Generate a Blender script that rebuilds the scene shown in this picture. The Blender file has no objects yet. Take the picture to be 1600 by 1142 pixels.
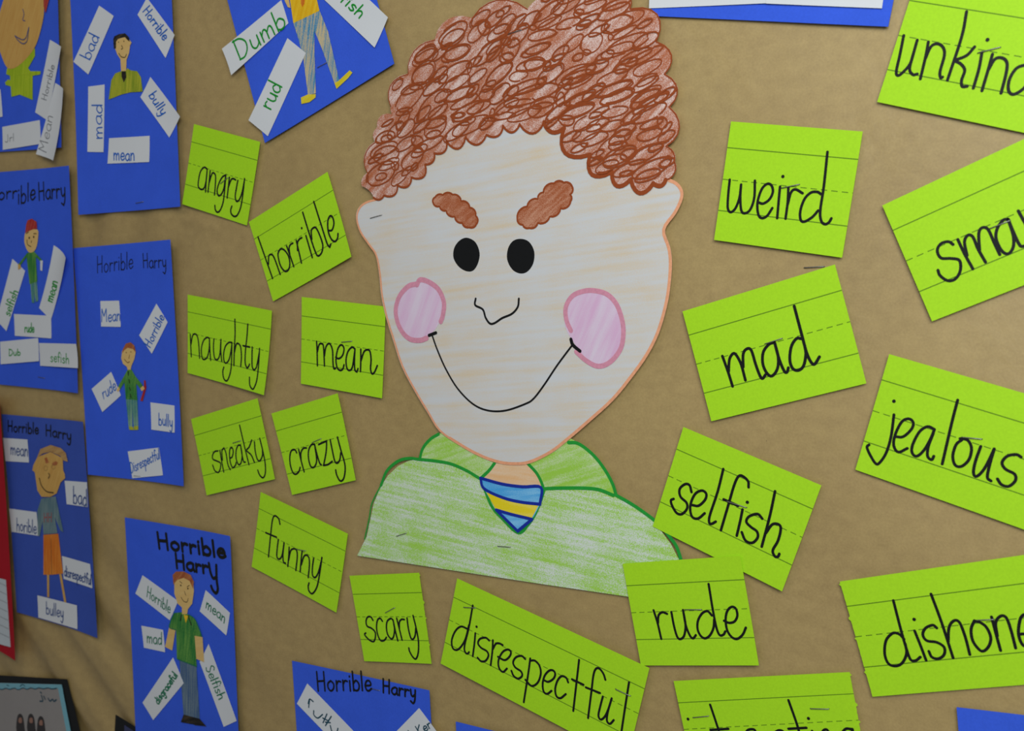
import bpy, bmesh, math, random
from mathutils import Vector, Matrix, noise
from mathutils.geometry import tessellate_polygon

# ------------------------------------------------------------------ camera
D = 0.657353            # lens to board, metres
ZC = 1.40               # lens height above the floor
FPX = 1644.66           # focal length in pixels of a 1600 px wide frame
YAW, PITCH = math.radians(-34.423), math.radians(-5.460)
FW = Vector((math.sin(YAW)*math.cos(PITCH), math.cos(YAW)*math.cos(PITCH), math.sin(PITCH)))
RT = Vector((math.cos(YAW), -math.sin(YAW), 0.0))
UP = RT.cross(FW)
SC = bpy.context.scene
COL = SC.collection
cam_d = bpy.data.cameras.new('camera'); cam = bpy.data.objects.new('camera', cam_d); COL.objects.link(cam)
cam_d.sensor_width = 23.6; cam_d.lens = FPX*23.6/1600; cam_d.sensor_fit = 'HORIZONTAL'
cam_d.clip_start = 0.02
m = Matrix.Identity(4)
for i, v in enumerate((RT, UP, -FW)):
    for j in range(3): m[j][i] = v[j]
m.translation = Vector((0, -D, ZC))
cam.matrix_world = m
cam_d.dof.use_dof = True; cam_d.dof.focus_distance = 0.77; cam_d.dof.aperture_fstop = 7.5
SC.camera = cam

# ------------------------------------------------------------------ world, lights, exposure
SC.view_settings.view_transform = 'Standard'; SC.view_settings.look = 'None'
SC.view_settings.gamma = 1.0; SC.view_settings.use_curve_mapping = False
SC.view_settings.exposure = 0.0
wd = bpy.data.worlds.new('classroom_light'); SC.world = wd; wd.use_nodes = True
wd.node_tree.nodes['Background'].inputs[0].default_value = (0.93, 0.97, 1.0, 1)
wd.node_tree.nodes['Background'].inputs[1].default_value = 0.145
def area(name, loc, aim, sx, sy, power, col):
    l = bpy.data.lights.new(name, 'AREA'); l.shape = 'RECTANGLE'; l.size = sx; l.size_y = sy
    l.energy = power; l.color = col
    o = bpy.data.objects.new(name, l); COL.objects.link(o); o.location = loc
    o.rotation_euler = (Vector(aim)-Vector(loc)).to_track_quat('-Z', 'Y').to_euler()
    return o
area('added_key_light', (0.26, -0.90, 1.80), (-0.33, 0, 1.42), 0.7, 0.5, 12.4, (0.88, 0.97, 1.0))  # added key lamp, no real window: brightens the board towards the right
area('ceiling_light', (-0.9, -1.3, 2.7), (-0.7, 0, 1.3), 1.3, 0.5, 4.2, (1.0, 0.95, 0.86))

# ------------------------------------------------------------------ pixel of the photo -> point of the board
def ray(px, py):
    return RT*((px-800)/FPX) + UP*(-(py-571)/FPX) + FW
def W(px, py, h=0.0):            # h = metres in front of the wall plane y = 0
    d = ray(px, py); t = (D-h)/d.y
    return (d.x*t, ZC+d.z*t)

MM = 0.001
# ------------------------------------------------------------------ materials
MATS = {}
def nodes(name):
    mt = bpy.data.materials.new(name); mt.use_nodes = True
    return mt, mt.node_tree.nodes, mt.node_tree.links, mt.node_tree.nodes['Principled BSDF']
def lin(c):
    return tuple(((v/255+0.055)/1.055)**2.4 if v/255 > 0.04045 else v/255/12.92 for v in c)
def paper(name, col, rough=0.75, spec=0.25, var=0.06, bump=0.15, scale=900):
    if name in MATS: return MATS[name]
    mt, N, L, P = nodes(name)
    tc = N.new('ShaderNodeTexCoord')
    n1 = N.new('ShaderNodeTexNoise'); n1.inputs['Scale'].default_value = scale; n1.inputs['Detail'].default_value = 3
    n2 = N.new('ShaderNodeTexNoise'); n2.inputs['Scale'].default_value = 35; n2.inputs['Detail'].default_value = 3
    L.new(tc.outputs['Object'], n1.inputs['Vector']); L.new(tc.outputs['Object'], n2.inputs['Vector'])
    ad = N.new('ShaderNodeMath'); ad.operation = 'ADD'; L.new(n1.outputs[0], ad.inputs[0]); L.new(n2.outputs[0], ad.inputs[1])
    mr = N.new('ShaderNodeMapRange'); mr.inputs[1].default_value = 0.6; mr.inputs[2].default_value = 1.4
    mr.inputs[3].default_value = 1-var; mr.inputs[4].default_value = 1+var
    L.new(ad.outputs[0], mr.inputs[0])
    mx = N.new('ShaderNodeVectorMath'); mx.operation = 'SCALE'; mx.inputs[0].default_value = lin(col)
    L.new(mr.outputs[0], mx.inputs['Scale']); L.new(mx.outputs[0], P.inputs['Base Color'])
    P.inputs['Roughness'].default_value = rough; P.inputs['Specular IOR Level'].default_value = spec
    b = N.new('ShaderNodeBump'); b.inputs['Strength'].default_value = bump; b.inputs['Distance'].default_value = 0.0003
    L.new(n1.outputs[0], b.inputs['Height']); L.new(b.outputs[0], P.inputs['Normal'])
    MATS[name] = mt; return mt
def ink(name, col, rough=0.5, spec=0.3):
    if name in MATS: return MATS[name]
    mt, N, L, P = nodes(name)
    tc = N.new('ShaderNodeTexCoord'); n1 = N.new('ShaderNodeTexNoise'); n1.inputs['Scale'].default_value = 500
    L.new(tc.outputs['Object'], n1.inputs['Vector'])
    mr = N.new('ShaderNodeMapRange'); mr.inputs[3].default_value = 0.8; mr.inputs[4].default_value = 1.2
    L.new(n1.outputs[0], mr.inputs[0])
    mx = N.new('ShaderNodeVectorMath'); mx.operation = 'SCALE'; mx.inputs[0].default_value = lin(col)
    L.new(mr.outputs[0], mx.inputs['Scale']); L.new(mx.outputs[0], P.inputs['Base Color'])
    P.inputs['Roughness'].default_value = rough; P.inputs['Specular IOR Level'].default_value = spec
    MATS[name] = mt; return mt
def crayon(name, base, col, cover=0.5, ang=30, across=260, along=22, grain=1300, soft=0.12, heavy=None, gw=0.5):
    """wax crayon rubbed over paper: streaks along a direction, broken by the paper's tooth"""
    if name in MATS: return MATS[name]
    mt, N, L, P = nodes(name)
    tc = N.new('ShaderNodeTexCoord')
    mp = N.new('ShaderNodeMapping'); mp.vector_type = 'POINT'
    mp.inputs['Rotation'].default_value = (0, math.radians(ang), 0); mp.inputs['Scale'].default_value = (1, 1, 1)
    L.new(tc.outputs['Object'], mp.inputs['Vector'])
    m2 = N.new('ShaderNodeVectorMath'); m2.operation = 'MULTIPLY'; m2.inputs[1].default_value = (along, 0, across)
    L.new(mp.outputs[0], m2.inputs[0])
    st = N.new('ShaderNodeTexNoise'); st.inputs['Scale'].default_value = 1; st.inputs['Detail'].default_value = 3
    L.new(m2.outputs[0], st.inputs['Vector'])
    gr = N.new('ShaderNodeTexNoise'); gr.inputs['Scale'].default_value = grain; gr.inputs['Detail'].default_value = 2
    L.new(tc.outputs['Object'], gr.inputs['Vector'])
    lo = N.new('ShaderNodeTexNoise'); lo.inputs['Scale'].default_value = 26; lo.inputs['Detail'].default_value = 2
    L.new(tc.outputs['Object'], lo.inputs['Vector'])
    a = N.new('ShaderNodeMath'); a.operation = 'MULTIPLY_ADD'; a.inputs[1].default_value = gw
    L.new(gr.outputs[0], a.inputs[0]); L.new(st.outputs[0], a.inputs[2])
    b = N.new('ShaderNodeMath'); b.operation = 'MULTIPLY_ADD'; b.inputs[1].default_value = 0.55
    L.new(lo.outputs[0], b.inputs[0]); L.new(a.outputs[0], b.inputs[2])
    mean = 0.5*(1+gw+0.55); thr = mean + (0.5-cover)*0.6
    mr = N.new('ShaderNodeMapRange'); mr.interpolation_type = 'SMOOTHSTEP'
    mr.inputs[1].default_value = thr-soft; mr.inputs[2].default_value = thr+soft
    L.new(b.outputs[0], mr.inputs[0])
    mx = N.new('ShaderNodeMix'); mx.data_type = 'RGBA'
    mx.inputs[6].default_value = (*lin(base), 1); mx.inputs[7].default_value = (*lin(col), 1)
    L.new(mr.outputs[0], mx.inputs[0]); L.new(mx.outputs[2], P.inputs['Base Color'])
    P.inputs['Roughness'].default_value = 0.7; P.inputs['Specular IOR Level'].default_value = 0.25
    MATS[name] = mt; return mt
def kraft():
    mt, N, L, P = nodes('kraft_paper')
    tc = N.new('ShaderNodeTexCoord')
    f = N.new('ShaderNodeTexNoise'); f.inputs['Scale'].default_value = 700; f.inputs['Detail'].default_value = 4
    L.new(tc.outputs['Object'], f.inputs['Vector'])
    mp = N.new('ShaderNodeVectorMath'); mp.operation = 'MULTIPLY'; mp.inputs[1].default_value = (90, 0, 130)
    L.new(tc.outputs['Object'], mp.inputs[0])
    s = N.new('ShaderNodeTexNoise'); s.inputs['Scale'].default_value = 1; s.inputs['Detail'].default_value = 3
    L.new(mp.outputs[0], s.inputs['Vector'])
    bl = N.new('ShaderNodeTexNoise'); bl.inputs['Scale'].default_value = 9; bl.inputs['Detail'].default_value = 4
    L.new(tc.outputs['Object'], bl.inputs['Vector'])
    a = N.new('ShaderNodeMath'); a.operation = 'ADD'; L.new(f.outputs[0], a.inputs[0]); L.new(s.outputs[0], a.inputs[1])
    a2 = N.new('ShaderNodeMath'); a2.operation = 'ADD'; L.new(a.outputs[0], a2.inputs[0]); L.new(bl.outputs[0], a2.inputs[1])
    r = N.new('ShaderNodeValToRGB'); e = r.color_ramp.elements
    e[0].position = 0.33; e[0].color = (*lin((154, 126, 76)), 1)
    e[1].position = 0.67; e[1].color = (*lin((180, 151, 94)), 1)
    dv = N.new('ShaderNodeMath'); dv.operation = 'DIVIDE'; dv.inputs[1].default_value = 3
    L.new(a2.outputs[0], dv.inputs[0]); L.new(dv.outputs[0], r.inputs[0])
    vo = N.new('ShaderNodeTexVoronoi'); vo.inputs['Scale'].default_value = 55
    L.new(tc.outputs['Object'], vo.inputs['Vector'])
    cm = N.new('ShaderNodeMath'); cm.operation = 'LESS_THAN'; cm.inputs[1].default_value = 0.022
    L.new(vo.outputs['Distance'], cm.inputs[0])
    mx = N.new('ShaderNodeMix'); mx.data_type = 'RGBA'; mx.inputs[7].default_value = (*lin((95, 72, 48)), 1)
    sc = N.new('ShaderNodeMath'); sc.operation = 'MULTIPLY'; sc.inputs[1].default_value = 0.6
    L.new(cm.outputs[0], sc.inputs[0]); L.new(sc.outputs[0], mx.inputs[0])
    L.new(r.outputs[0], mx.inputs[6]); L.new(mx.outputs[2], P.inputs['Base Color'])
    P.inputs['Roughness'].default_value = 0.52; P.inputs['Specular IOR Level'].default_value = 1.0
    cr = N.new('ShaderNodeTexNoise'); cr.inputs['Scale'].default_value = 14; cr.inputs['Detail'].default_value = 5
    cr.inputs['Distortion'].default_value = 0.8
    L.new(tc.outputs['Object'], cr.inputs['Vector'])
    b1 = N.new('ShaderNodeBump'); b1.inputs['Strength'].default_value = 0.25; b1.inputs['Distance'].default_value = 0.004
    L.new(cr.outputs[0], b1.inputs['Height'])
    b2 = N.new('ShaderNodeBump'); b2.inputs['Strength'].default_value = 0.12; b2.inputs['Distance'].default_value = 0.0003
    L.new(f.outputs[0], b2.inputs['Height']); L.new(b1.outputs[0], b2.inputs['Normal']); L.new(b2.outputs[0], P.inputs['Normal'])
    return mt
def ruled(name='lime_ruled_card', col=(168, 217, 30)):
    """lime sentence strip: two solid rules and a dashed midline, by UV (x in metres, y 0..1 down)"""
    mt, N, L, P = nodes(name)
    uv = N.new('ShaderNodeUVMap'); sp = N.new('ShaderNodeSeparateXYZ'); L.new(uv.outputs[0], sp.inputs[0])
    tc = N.new('ShaderNodeTexCoord'); n1 = N.new('ShaderNodeTexNoise'); n1.inputs['Scale'].default_value = 700
    L.new(tc.outputs['Object'], n1.inputs['Vector'])
    def near(v, half):
        s = N.new('ShaderNodeMath'); s.operation = 'SUBTRACT'; s.inputs[1].default_value = v; L.new(sp.outputs[1], s.inputs[0])
        a = N.new('ShaderNodeMath'); a.operation = 'ABSOLUTE'; L.new(s.outputs[0], a.inputs[0])
        c = N.new('ShaderNodeMath'); c.operation = 'LESS_THAN'; c.inputs[1].default_value = half; L.new(a.outputs[0], c.inputs[0])
        return c
    l1, l2, l3 = near(0.218, 0.0046), near(0.483, 0.0042), near(0.747, 0.0046)
    dm = N.new('ShaderNodeMath'); dm.operation = 'FRACT'
    dd = N.new('ShaderNodeMath'); dd.operation = 'DIVIDE'; dd.inputs[1].default_value = 0.0066
    L.new(sp.outputs[0], dd.inputs[0]); L.new(dd.outputs[0], dm.inputs[0])
    dl = N.new('ShaderNodeMath'); dl.operation = 'LESS_THAN'; dl.inputs[1].default_value = 0.62; L.new(dm.outputs[0], dl.inputs[0])
    d2 = N.new('ShaderNodeMath'); d2.operation = 'MULTIPLY'; L.new(dl.outputs[0], d2.inputs[0]); L.new(l2.outputs[0], d2.inputs[1])
    x1 = N.new('ShaderNodeMath'); x1.operation = 'MAXIMUM'; L.new(l1.outputs[0], x1.inputs[0]); L.new(l3.outputs[0], x1.inputs[1])
    x2 = N.new('ShaderNodeMath'); x2.operation = 'MAXIMUM'; L.new(x1.outputs[0], x2.inputs[0]); L.new(d2.outputs[0], x2.inputs[1])
    x3 = N.new('ShaderNodeMath'); x3.operation = 'MULTIPLY'; x3.inputs[1].default_value = 0.8; L.new(x2.outputs[0], x3.inputs[0])
    mr = N.new('ShaderNodeMapRange'); mr.inputs[1].default_value = 0.3; mr.inputs[2].default_value = 0.7
    mr.inputs[3].default_value = 0.96; mr.inputs[4].default_value = 1.04; L.new(n1.outputs[0], mr.inputs[0])
    vs = N.new('ShaderNodeVectorMath'); vs.operation = 'SCALE'; vs.inputs[0].default_value = lin(col); L.new(mr.outputs[0], vs.inputs['Scale'])
    mx = N.new('ShaderNodeMix'); mx.data_type = 'RGBA'; mx.inputs[7].default_value = (*lin((58, 92, 16)), 1)
    L.new(x3.outputs[0], mx.inputs[0]); L.new(vs.outputs[0], mx.inputs[6]); L.new(mx.outputs[2], P.inputs['Base Color'])
    P.inputs['Roughness'].default_value = 0.6; P.inputs['Specular IOR Level'].default_value = 0.25
    return mt

M_KRAFT = kraft()
M_LIME = ruled()
M_BLUE = paper('blue_construction_paper', (57, 93, 215), 0.85, 0.15, 0.08, 0.3, 700)
M_NAVY = paper('dark_blue_construction_paper', (60, 84, 172), 0.85, 0.15, 0.08, 0.3, 700)
M_RED = paper('red_construction_paper', (176, 24, 38), 0.85, 0.15, 0.08, 0.3, 700)
M_WHITE = paper('white_paper', (215, 214, 216), 0.7, 0.25, 0.02, 0.08)
M_LINED = paper('lined_writing_paper', (196, 200, 204), 0.7, 0.25, 0.05, 0.08)
M_BLACKCARD = paper('black_card', (16, 16, 18), 0.6, 0.3, 0.1, 0.1)
M_BLACK = ink('black_marker_ink', (14, 14, 15))
M_BLUEINK = ink('blue_marker_ink', (16, 92, 186))
M_NAVYINK = ink('navy_marker_ink', (24, 62, 128))
M_GREENINK = ink('green_marker_ink', (18, 140, 40))
M_DGREENINK = ink('dark_green_marker_ink', (16, 112, 76))
M_TEALINK = ink('teal_marker_ink', (18, 66, 84))
M_PENCIL = ink('pencil_lead', (120, 120, 124))
M_BROWNINK = ink('brown_marker_ink', (150, 68, 28))
M_GREENOUT = ink('green_outline_marker', (34, 150, 52))
M_BLUEOUT = ink('dark_blue_outline_marker', (20, 44, 150))
M_PEACH = ink('peach_marker_ink', (232, 160, 120), 0.7)
M_PINKOUT = ink('pink_marker_ink', (212, 140, 160), 0.7)
M_REDINK = ink('red_pencil', (160, 56, 46))
M_ORANGEPEN = ink('brown_pencil_line', (110, 76, 44))
M_FACE = crayon('peach_crayon_on_white', (209, 207, 208), (216, 192, 158), 0.30, 7, 210, 12, 1700, 0.40, gw=0.9)
M_HAIR = crayon('brown_crayon_on_white', (232, 208, 200), (178, 100, 64), 0.64, 40, 210, 30, 1700, 0.30, gw=1.1)
M_BROW = crayon('brown_crayon_heavy', (206, 150, 122), (164, 84, 46), 0.66, 35, 300, 50, 1700, 0.30, gw=1.2)
M_CHEEK = crayon('pink_crayon_on_white', (222, 204, 218), (218, 168, 202), 0.5, 65, 200, 16, 1500, 0.4)
M_SHIRT = crayon('lime_crayon_on_white', (218, 220, 216), (160, 206, 74), 0.58, -4, 260, 14, 1700, 0.30, gw=1.2)
M_COLLAR = crayon('lime_crayon_dense', (214, 220, 190), (156, 202, 70), 0.66, 20, 210, 12, 1400, 0.3, gw=0.7)
M_NECK = crayon('peach_crayon_dense', (232, 206, 178), (230, 178, 124), 0.6, 0, 200, 16, 1300, 0.35)
M_TIEBLUE = crayon('sky_blue_crayon', (150, 205, 235), (70, 160, 220), 0.7, 10, 200, 20, 1300, 0.3)
M_TIEYEL = crayon('yellow_crayon', (240, 220, 110), (232, 206, 20), 0.75, 0, 200, 20, 1300, 0.3)
M_SKIN = crayon('manila_skin_crayon', (222, 186, 120), (214, 172, 104), 0.5, 20, 300, 30, 1300, 0.4)
M_SKIN2 = crayon('tan_skin_crayon', (212, 168, 92), (198, 146, 74), 0.5, 60, 300, 30, 1300, 0.4)
M_KGREEN = crayon('green_crayon', (112, 160, 70), (34, 112, 50), 0.6, 80, 350, 30, 1300, 0.3)
M_KOLIVE = crayon('olive_crayon', (182, 178, 50), (120, 140, 30), 0.5, 80, 350, 30, 1300, 0.3)
M_KLIME = crayon('yellow_green_crayon', (180, 196, 40), (140, 168, 20), 0.5, 80, 350, 30, 1300, 0.35)
M_KYEL = crayon('amber_crayon', (240, 200, 50), (224, 168, 10), 0.6, 70, 350, 30, 1300, 0.35)
M_KSHOE = crayon('yellow_shoe_crayon', (232, 210, 70), (214, 190, 20), 0.6, 30, 350, 30, 1300, 0.35)
M_KJEAN = crayon('blue_crayon_on_manila', (206, 184, 140), (60, 134, 176), 0.5, 78, 500, 26, 1300, 0.22)
M_KDENIM = crayon('dark_denim_crayon', (116, 132, 140), (64, 90, 128), 0.55, 85, 600, 26, 1300, 0.25)
M_KTEAL = crayon('teal_striped_crayon', (140, 168, 140), (30, 116, 120), 0.55, 88, 700, 12, 1300, 0.2)
M_KGREY = crayon('grey_teal_crayon', (128, 144, 142), (84, 112, 122), 0.6, 80, 350, 30, 1300, 0.3)
M_KORANGE = crayon('orange_crayon', (226, 140, 52), (206, 104, 24), 0.6, 85, 350, 30, 1300, 0.3)
M_KRED = crayon('red_crayon', (190, 84, 66), (160, 30, 34), 0.6, 60, 350, 30, 1300, 0.25)
M_KBROWN = crayon('auburn_crayon', (190, 126, 76), (156, 78, 44), 0.6, 50, 350, 30, 1300, 0.3)
M_KSAND = crayon('sandy_brown_crayon', (196, 156, 100), (160, 114, 66), 0.5, 20, 350, 30, 1300, 0.3)
M_KBLACK = crayon('black_crayon', (80, 64, 44), (26, 24, 24), 0.7, 20, 350, 40, 1300, 0.25)
mt, N_, L_, P_ = nodes('staple_steel'); P_.inputs['Base Color'].default_value = (0.30, 0.29, 0.28, 1)
P_.inputs['Metallic'].default_value = 1.0; P_.inputs['Roughness'].default_value = 0.5; M_STEEL = mt

# ------------------------------------------------------------------ object helpers
def empty(name, loc):
    o = bpy.data.objects.new(name, None); COL.objects.link(o); o.location = loc; o.empty_display_size = 0.02
    return o
def tag(o, label=None, cat=None, group=None, kind=None):
    if label: o['label'] = label
    if cat: o['category'] = cat
    if group: o['group'] = group
    if kind: o['kind'] = kind
    return o
class Mesh:
    def __init__(s): s.v = []; s.f = []; s.uv = {}
    def add(s, verts, faces):
        k = len(s.v); s.v += [tuple(p) for p in verts]; s.f += [tuple(i+k for i in f) for f in faces]
    def build(s, name, mat, parent, base, smooth=False):
        me = bpy.data.meshes.new(name)
        me.from_pydata([(p[0]-base[0], p[1]-base[1], p[2]-base[2]) for p in s.v], [], s.f)
        if s.uv:
            ul = me.uv_layers.new(name='UVMap')
            for lp in me.loops: ul.data[lp.index].uv = s.uv.get(lp.vertex_index, (0, 0.1))
        me.materials.append(mat)
        if smooth:
            for p in me.polygons: p.use_smooth = True
        me.update()
        o = bpy.data.objects.new(name, me); COL.objects.link(o)
        if parent is not None: o.parent = parent
        else: o.location = base
        return o

class Sheet:
    """a sheet of paper: four board corners (TL TR BR BL as (X,Z)), base height and a lift for each corner"""
    def __init__(s, corners, hs, lifts, wavy=0.0, seed=0, power=1.9, bow=0.0):
        s.bow = bow
        s.c = corners; s.hs = hs; s.l = lifts; s.wavy = wavy; s.seed = seed; s.pw = power
        s.cen = (sum(c[0] for c in corners)/4, sum(c[1] for c in corners)/4)
        s.w = math.dist(corners[0], corners[1]); s.hgt = math.dist(corners[0], corners[3])
    @staticmethod
    def px(quad, h, lifts=(0, 0, 0, 0), **k):
        if not isinstance(h, (list, tuple)): h = [h]*4
        return Sheet([W(q[0], q[1], h[i]+lifts[i]) for i, q in enumerate(quad)], h, lifts, **k)
    def bil(s, u, v):
        a, b, c, d = (1-u)*(1-v), u*(1-v), u*v, (1-u)*v
        return (a, b, c, d)
    def xz(s, u, v):
        w = s.bil(u, v)
        return (sum(w[i]*s.c[i][0] for i in range(4)), sum(w[i]*s.c[i][1] for i in range(4)))
    def height(s, u, v):
        w = s.bil(min(max(u, 0), 1), min(max(v, 0), 1))
        h = sum(w[i]*s.hs[i] + s.l[i]*w[i]**s.pw for i in range(4))
        if s.bow: h += s.bow*max(0, min(u, 1))**4
        if s.wavy:
            e = 4*max(abs(u-.5), abs(v-.5))**2
            h += s.wavy*e*(0.5+0.5*noise.noise(Vector((u*2.2+s.seed*7.1, v*2.2, s.seed))))
        return h
    def uv(s, x, z):
        u = v = 0.5
        for _ in range(8):
            p = s.xz(u, v); e = 1e-4
            pu = s.xz(u+e, v); pv = s.xz(u, v+e)
            a, c = (pu[0]-p[0])/e, (pu[1]-p[1])/e; b, d = (pv[0]-p[0])/e, (pv[1]-p[1])/e
            det = a*d-b*c; rx, rz = x-p[0], z-p[1]
            u += (d*rx-b*rz)/det; v += (a*rz-c*rx)/det
        return u, v
    def at(s, px, py, off=0.0):
        h = sum(s.hs)/4
        for _ in range(4):
            x, z = W(px, py, h+off); h = s.height(*s.uv(x, z))
        x, z = W(px, py, h+off)
        return (x, -(h+off), z)
    def mesh(s, n=14, thick=0.00025, uv=False, edge=None):
        m_ = Mesh(); k = n+1
        for side in (0, 1):
            for j in range(k):
                for i in range(k):
                    u, v = i/n, j/n; x, z = s.xz(u, v)
                    if edge: dx, dz = edge(u, v); x += dx; z += dz
                    m_.v.append((x, -(s.height(u, v) - side*thick), z))
                    if uv: m_.uv[len(m_.v)-1] = (u*s.w, v if side == 0 else 0.1)
        o = k*k
        for j in range(n):
            for i in range(n):
                a = j*k+i; m_.f.append((a, a+k, a+k+1, a+1)); m_.f.append((o+a, o+a+1, o+a+k+1, o+a+k))
        rim = [i for i in range(k)] + [j*k+n for j in range(1, k)] + [n*k+i for i in range(n-1, -1, -1)] + [j*k for j in range(n-1, 0, -1)]
        # the cut edge gets vertices of its own, so neither the shading nor the ruled pattern bleeds over it
        q = len(m_.v); nr = len(rim)
        m_.v += [m_.v[i] for i in rim]+[m_.v[o+i] for i in rim]
        for t in range(nr):
            b = (t+1) % nr; m_.f.append((q+t, q+b, q+nr+b, q+nr+t))
        return m_
    def base(s):
        b = s.xz(0.5, 1.0); return (b[0], -min(s.hs)+0.00025, b[1])

class Flat:
    """flat cut paper at one height, same interface as Sheet.at"""
    def __init__(s, h): s.h = h
    def at(s, px, py, off=0.0):
        x, z = W(px, py, s.h+off); return (x, -(s.h+off), z)

def tf(crop):                     # crop = (ox, oy, scale): crop coordinates -> photo pixels
    ox, oy, sc = crop
    return lambda x, y: (ox+x*sc, oy+y*sc)
PX = (0, 0, 1)
def parse(st, crop=PX):
    t = tf(crop); out = []
    for part in st.split('|'):
        n = [float(v) for v in part.split()]
        out.append([t(n[i], n[i+1]) for i in range(0, len(n)-1, 2)])
    return out
def split_turns(p, deg=112):
    out = []; cur = [p[0]]
    for i in range(1, len(p)):
        cur.append(p[i])
        if i < len(p)-1:
            a = (p[i][0]-p[i-1][0], p[i][1]-p[i-1][1]); b = (p[i+1][0]-p[i][0], p[i+1][1]-p[i][1])
            la, lb = math.hypot(*a), math.hypot(*b)
            if la > 1e-6 and lb > 1e-6 and (a[0]*b[0]+a[1]*b[1])/la/lb < math.cos(math.radians(deg)):
                out.append(cur); cur = [p[i]]
    out.append(cur); return out
def smooth(p, n=5, closed=False):
    if len(p) < 3: return list(p)
    q = [p[-1]]+p+[p[0], p[1]] if closed else [(2*p[0][0]-p[1][0], 2*p[0][1]-p[1][1])]+p+[(2*p[-1][0]-p[-2][0], 2*p[-1][1]-p[-2][1])]
    out = []
    for i in range(1, len(q)-2):
        for k in range(n):
            t = k/n; r = []
            for c in (0, 1):
                a, b, c2, d = q[i-1][c], q[i][c], q[i+1][c], q[i+2][c]
                r.append(0.5*(2*b+(c2-a)*t+(2*a-5*b+4*c2-d)*t*t+(3*b-a-3*c2+d)*t**3))
            out.append(tuple(r))
    if not closed: out.append(p[-1])
    return out
def ribbon(M, surf, pts, width, off, closed=False):
    # each point lies a hair above the one before, so a stroke can cross itself cleanly
    P = [surf.at(x, y, off+min(i, 120)*3e-7) for i, (x, y) in enumerate(pts)]
    Q = [P[0]]
    for p in P[1:]:
        if math.dist(p, Q[-1]) > width*0.10: Q.append(p)
    if len(Q) == 1: Q.append((Q[0][0]+width*0.1, Q[0][1], Q[0][2]))
    n = len(Q); hw = width/2; L, R = [], []
    for i in range(n):
        a = Q[i-1] if (i > 0 or closed) else Q[i]; b = Q[(i+1) % n] if (i < n-1 or closed) else Q[i]
        dx, dz = b[0]-a[0], b[2]-a[2]; l = math.hypot(dx, dz) or 1e-9
        nx, nz = -dz/l*hw, dx/l*hw
        L.append((Q[i][0]+nx, Q[i][1], Q[i][2]+nz)); R.append((Q[i][0]-nx, Q[i][1], Q[i][2]-nz))
    v = []
    for l_, r_ in zip(L, R): v += [l_, r_]
    f = [(2*i, 2*i+1, 2*i+3, 2*i+2) for i in range(n-1)]
    if closed: f.append((2*n-2, 2*n-1, 1, 0))
    M.add(v, f)
    if not closed:
        for q, nb in ((Q[0], Q[1]), (Q[-1], Q[-2])):
            a0 = math.atan2(q[2]-nb[2], q[0]-nb[0])
            fan = [q]+[(q[0]+hw*math.cos(a0-math.pi/2+math.pi*k/7), q[1], q[2]+hw*math.sin(a0-math.pi/2+math.pi*k/7)) for k in range(8)]
            M.add(fan, [(0, k, k+1) for k in range(1, 8)])
def draw(surf, st, crop, width, M=None, off=0.00015, step=0.000012, dots=(), dot=None, n=5):
    M = M or Mesh(); k = 0
    for s in (parse(st, crop) if isinstance(st, str) else st):
        for piece in split_turns(s):
            ribbon(M, surf, smooth(piece, n), width, off+step*(k % 14)); k += 1
    t = tf(crop)
    for d in dots:
        x, y = t(*d); p = surf.at(x, y, off+step*15); r = (dot or width*1.25)/2
        M.add([p]+[(p[0]+r*math.cos(2*math.pi*j/12), p[1], p[2]+r*math.sin(2*math.pi*j/12)) for j in range(12)],
              [(0, 1+j, 1+(j+1) % 12) for j in range(12)])
    return M
def cutout(surf, pts, off=0.0004, thick=0.0003):
    """a cut shape of paper laid on a surface"""
    P = [surf.at(x, y, off) for x, y in pts]
    ar = sum(P[i][0]*P[(i+1) % len(P)][2]-P[(i+1) % len(P)][0]*P[i][2] for i in range(len(P)))
    if ar < 0: P.reverse()
    n = len(P); M = Mesh(); tris = tessellate_polygon([[Vector((p[0], p[2], 0)) for p in P]])
    back = [(p[0], p[1]+thick, p[2]) for p in P]; f1 = []; f2 = []
    for t in tris:
        a, b, c = (P[i] for i in t)
        if (b[0]-a[0])*(c[2]-a[2])-(c[0]-a[0])*(b[2]-a[2]) < 0: t = (t[0], t[2], t[1])
        f1.append(tuple(t)); f2.append((t[0], t[2], t[1]))
    M.add(P, f1); M.add(back, f2)
    M.add(P+back, [((i+1) % n, i, n+i, n+(i+1) % n) for i in range(n)])
    return M
def poly(st, crop=PX, n=0):
    p = parse(st, crop)[0]
    return smooth(p, n, True) if n else p
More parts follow.
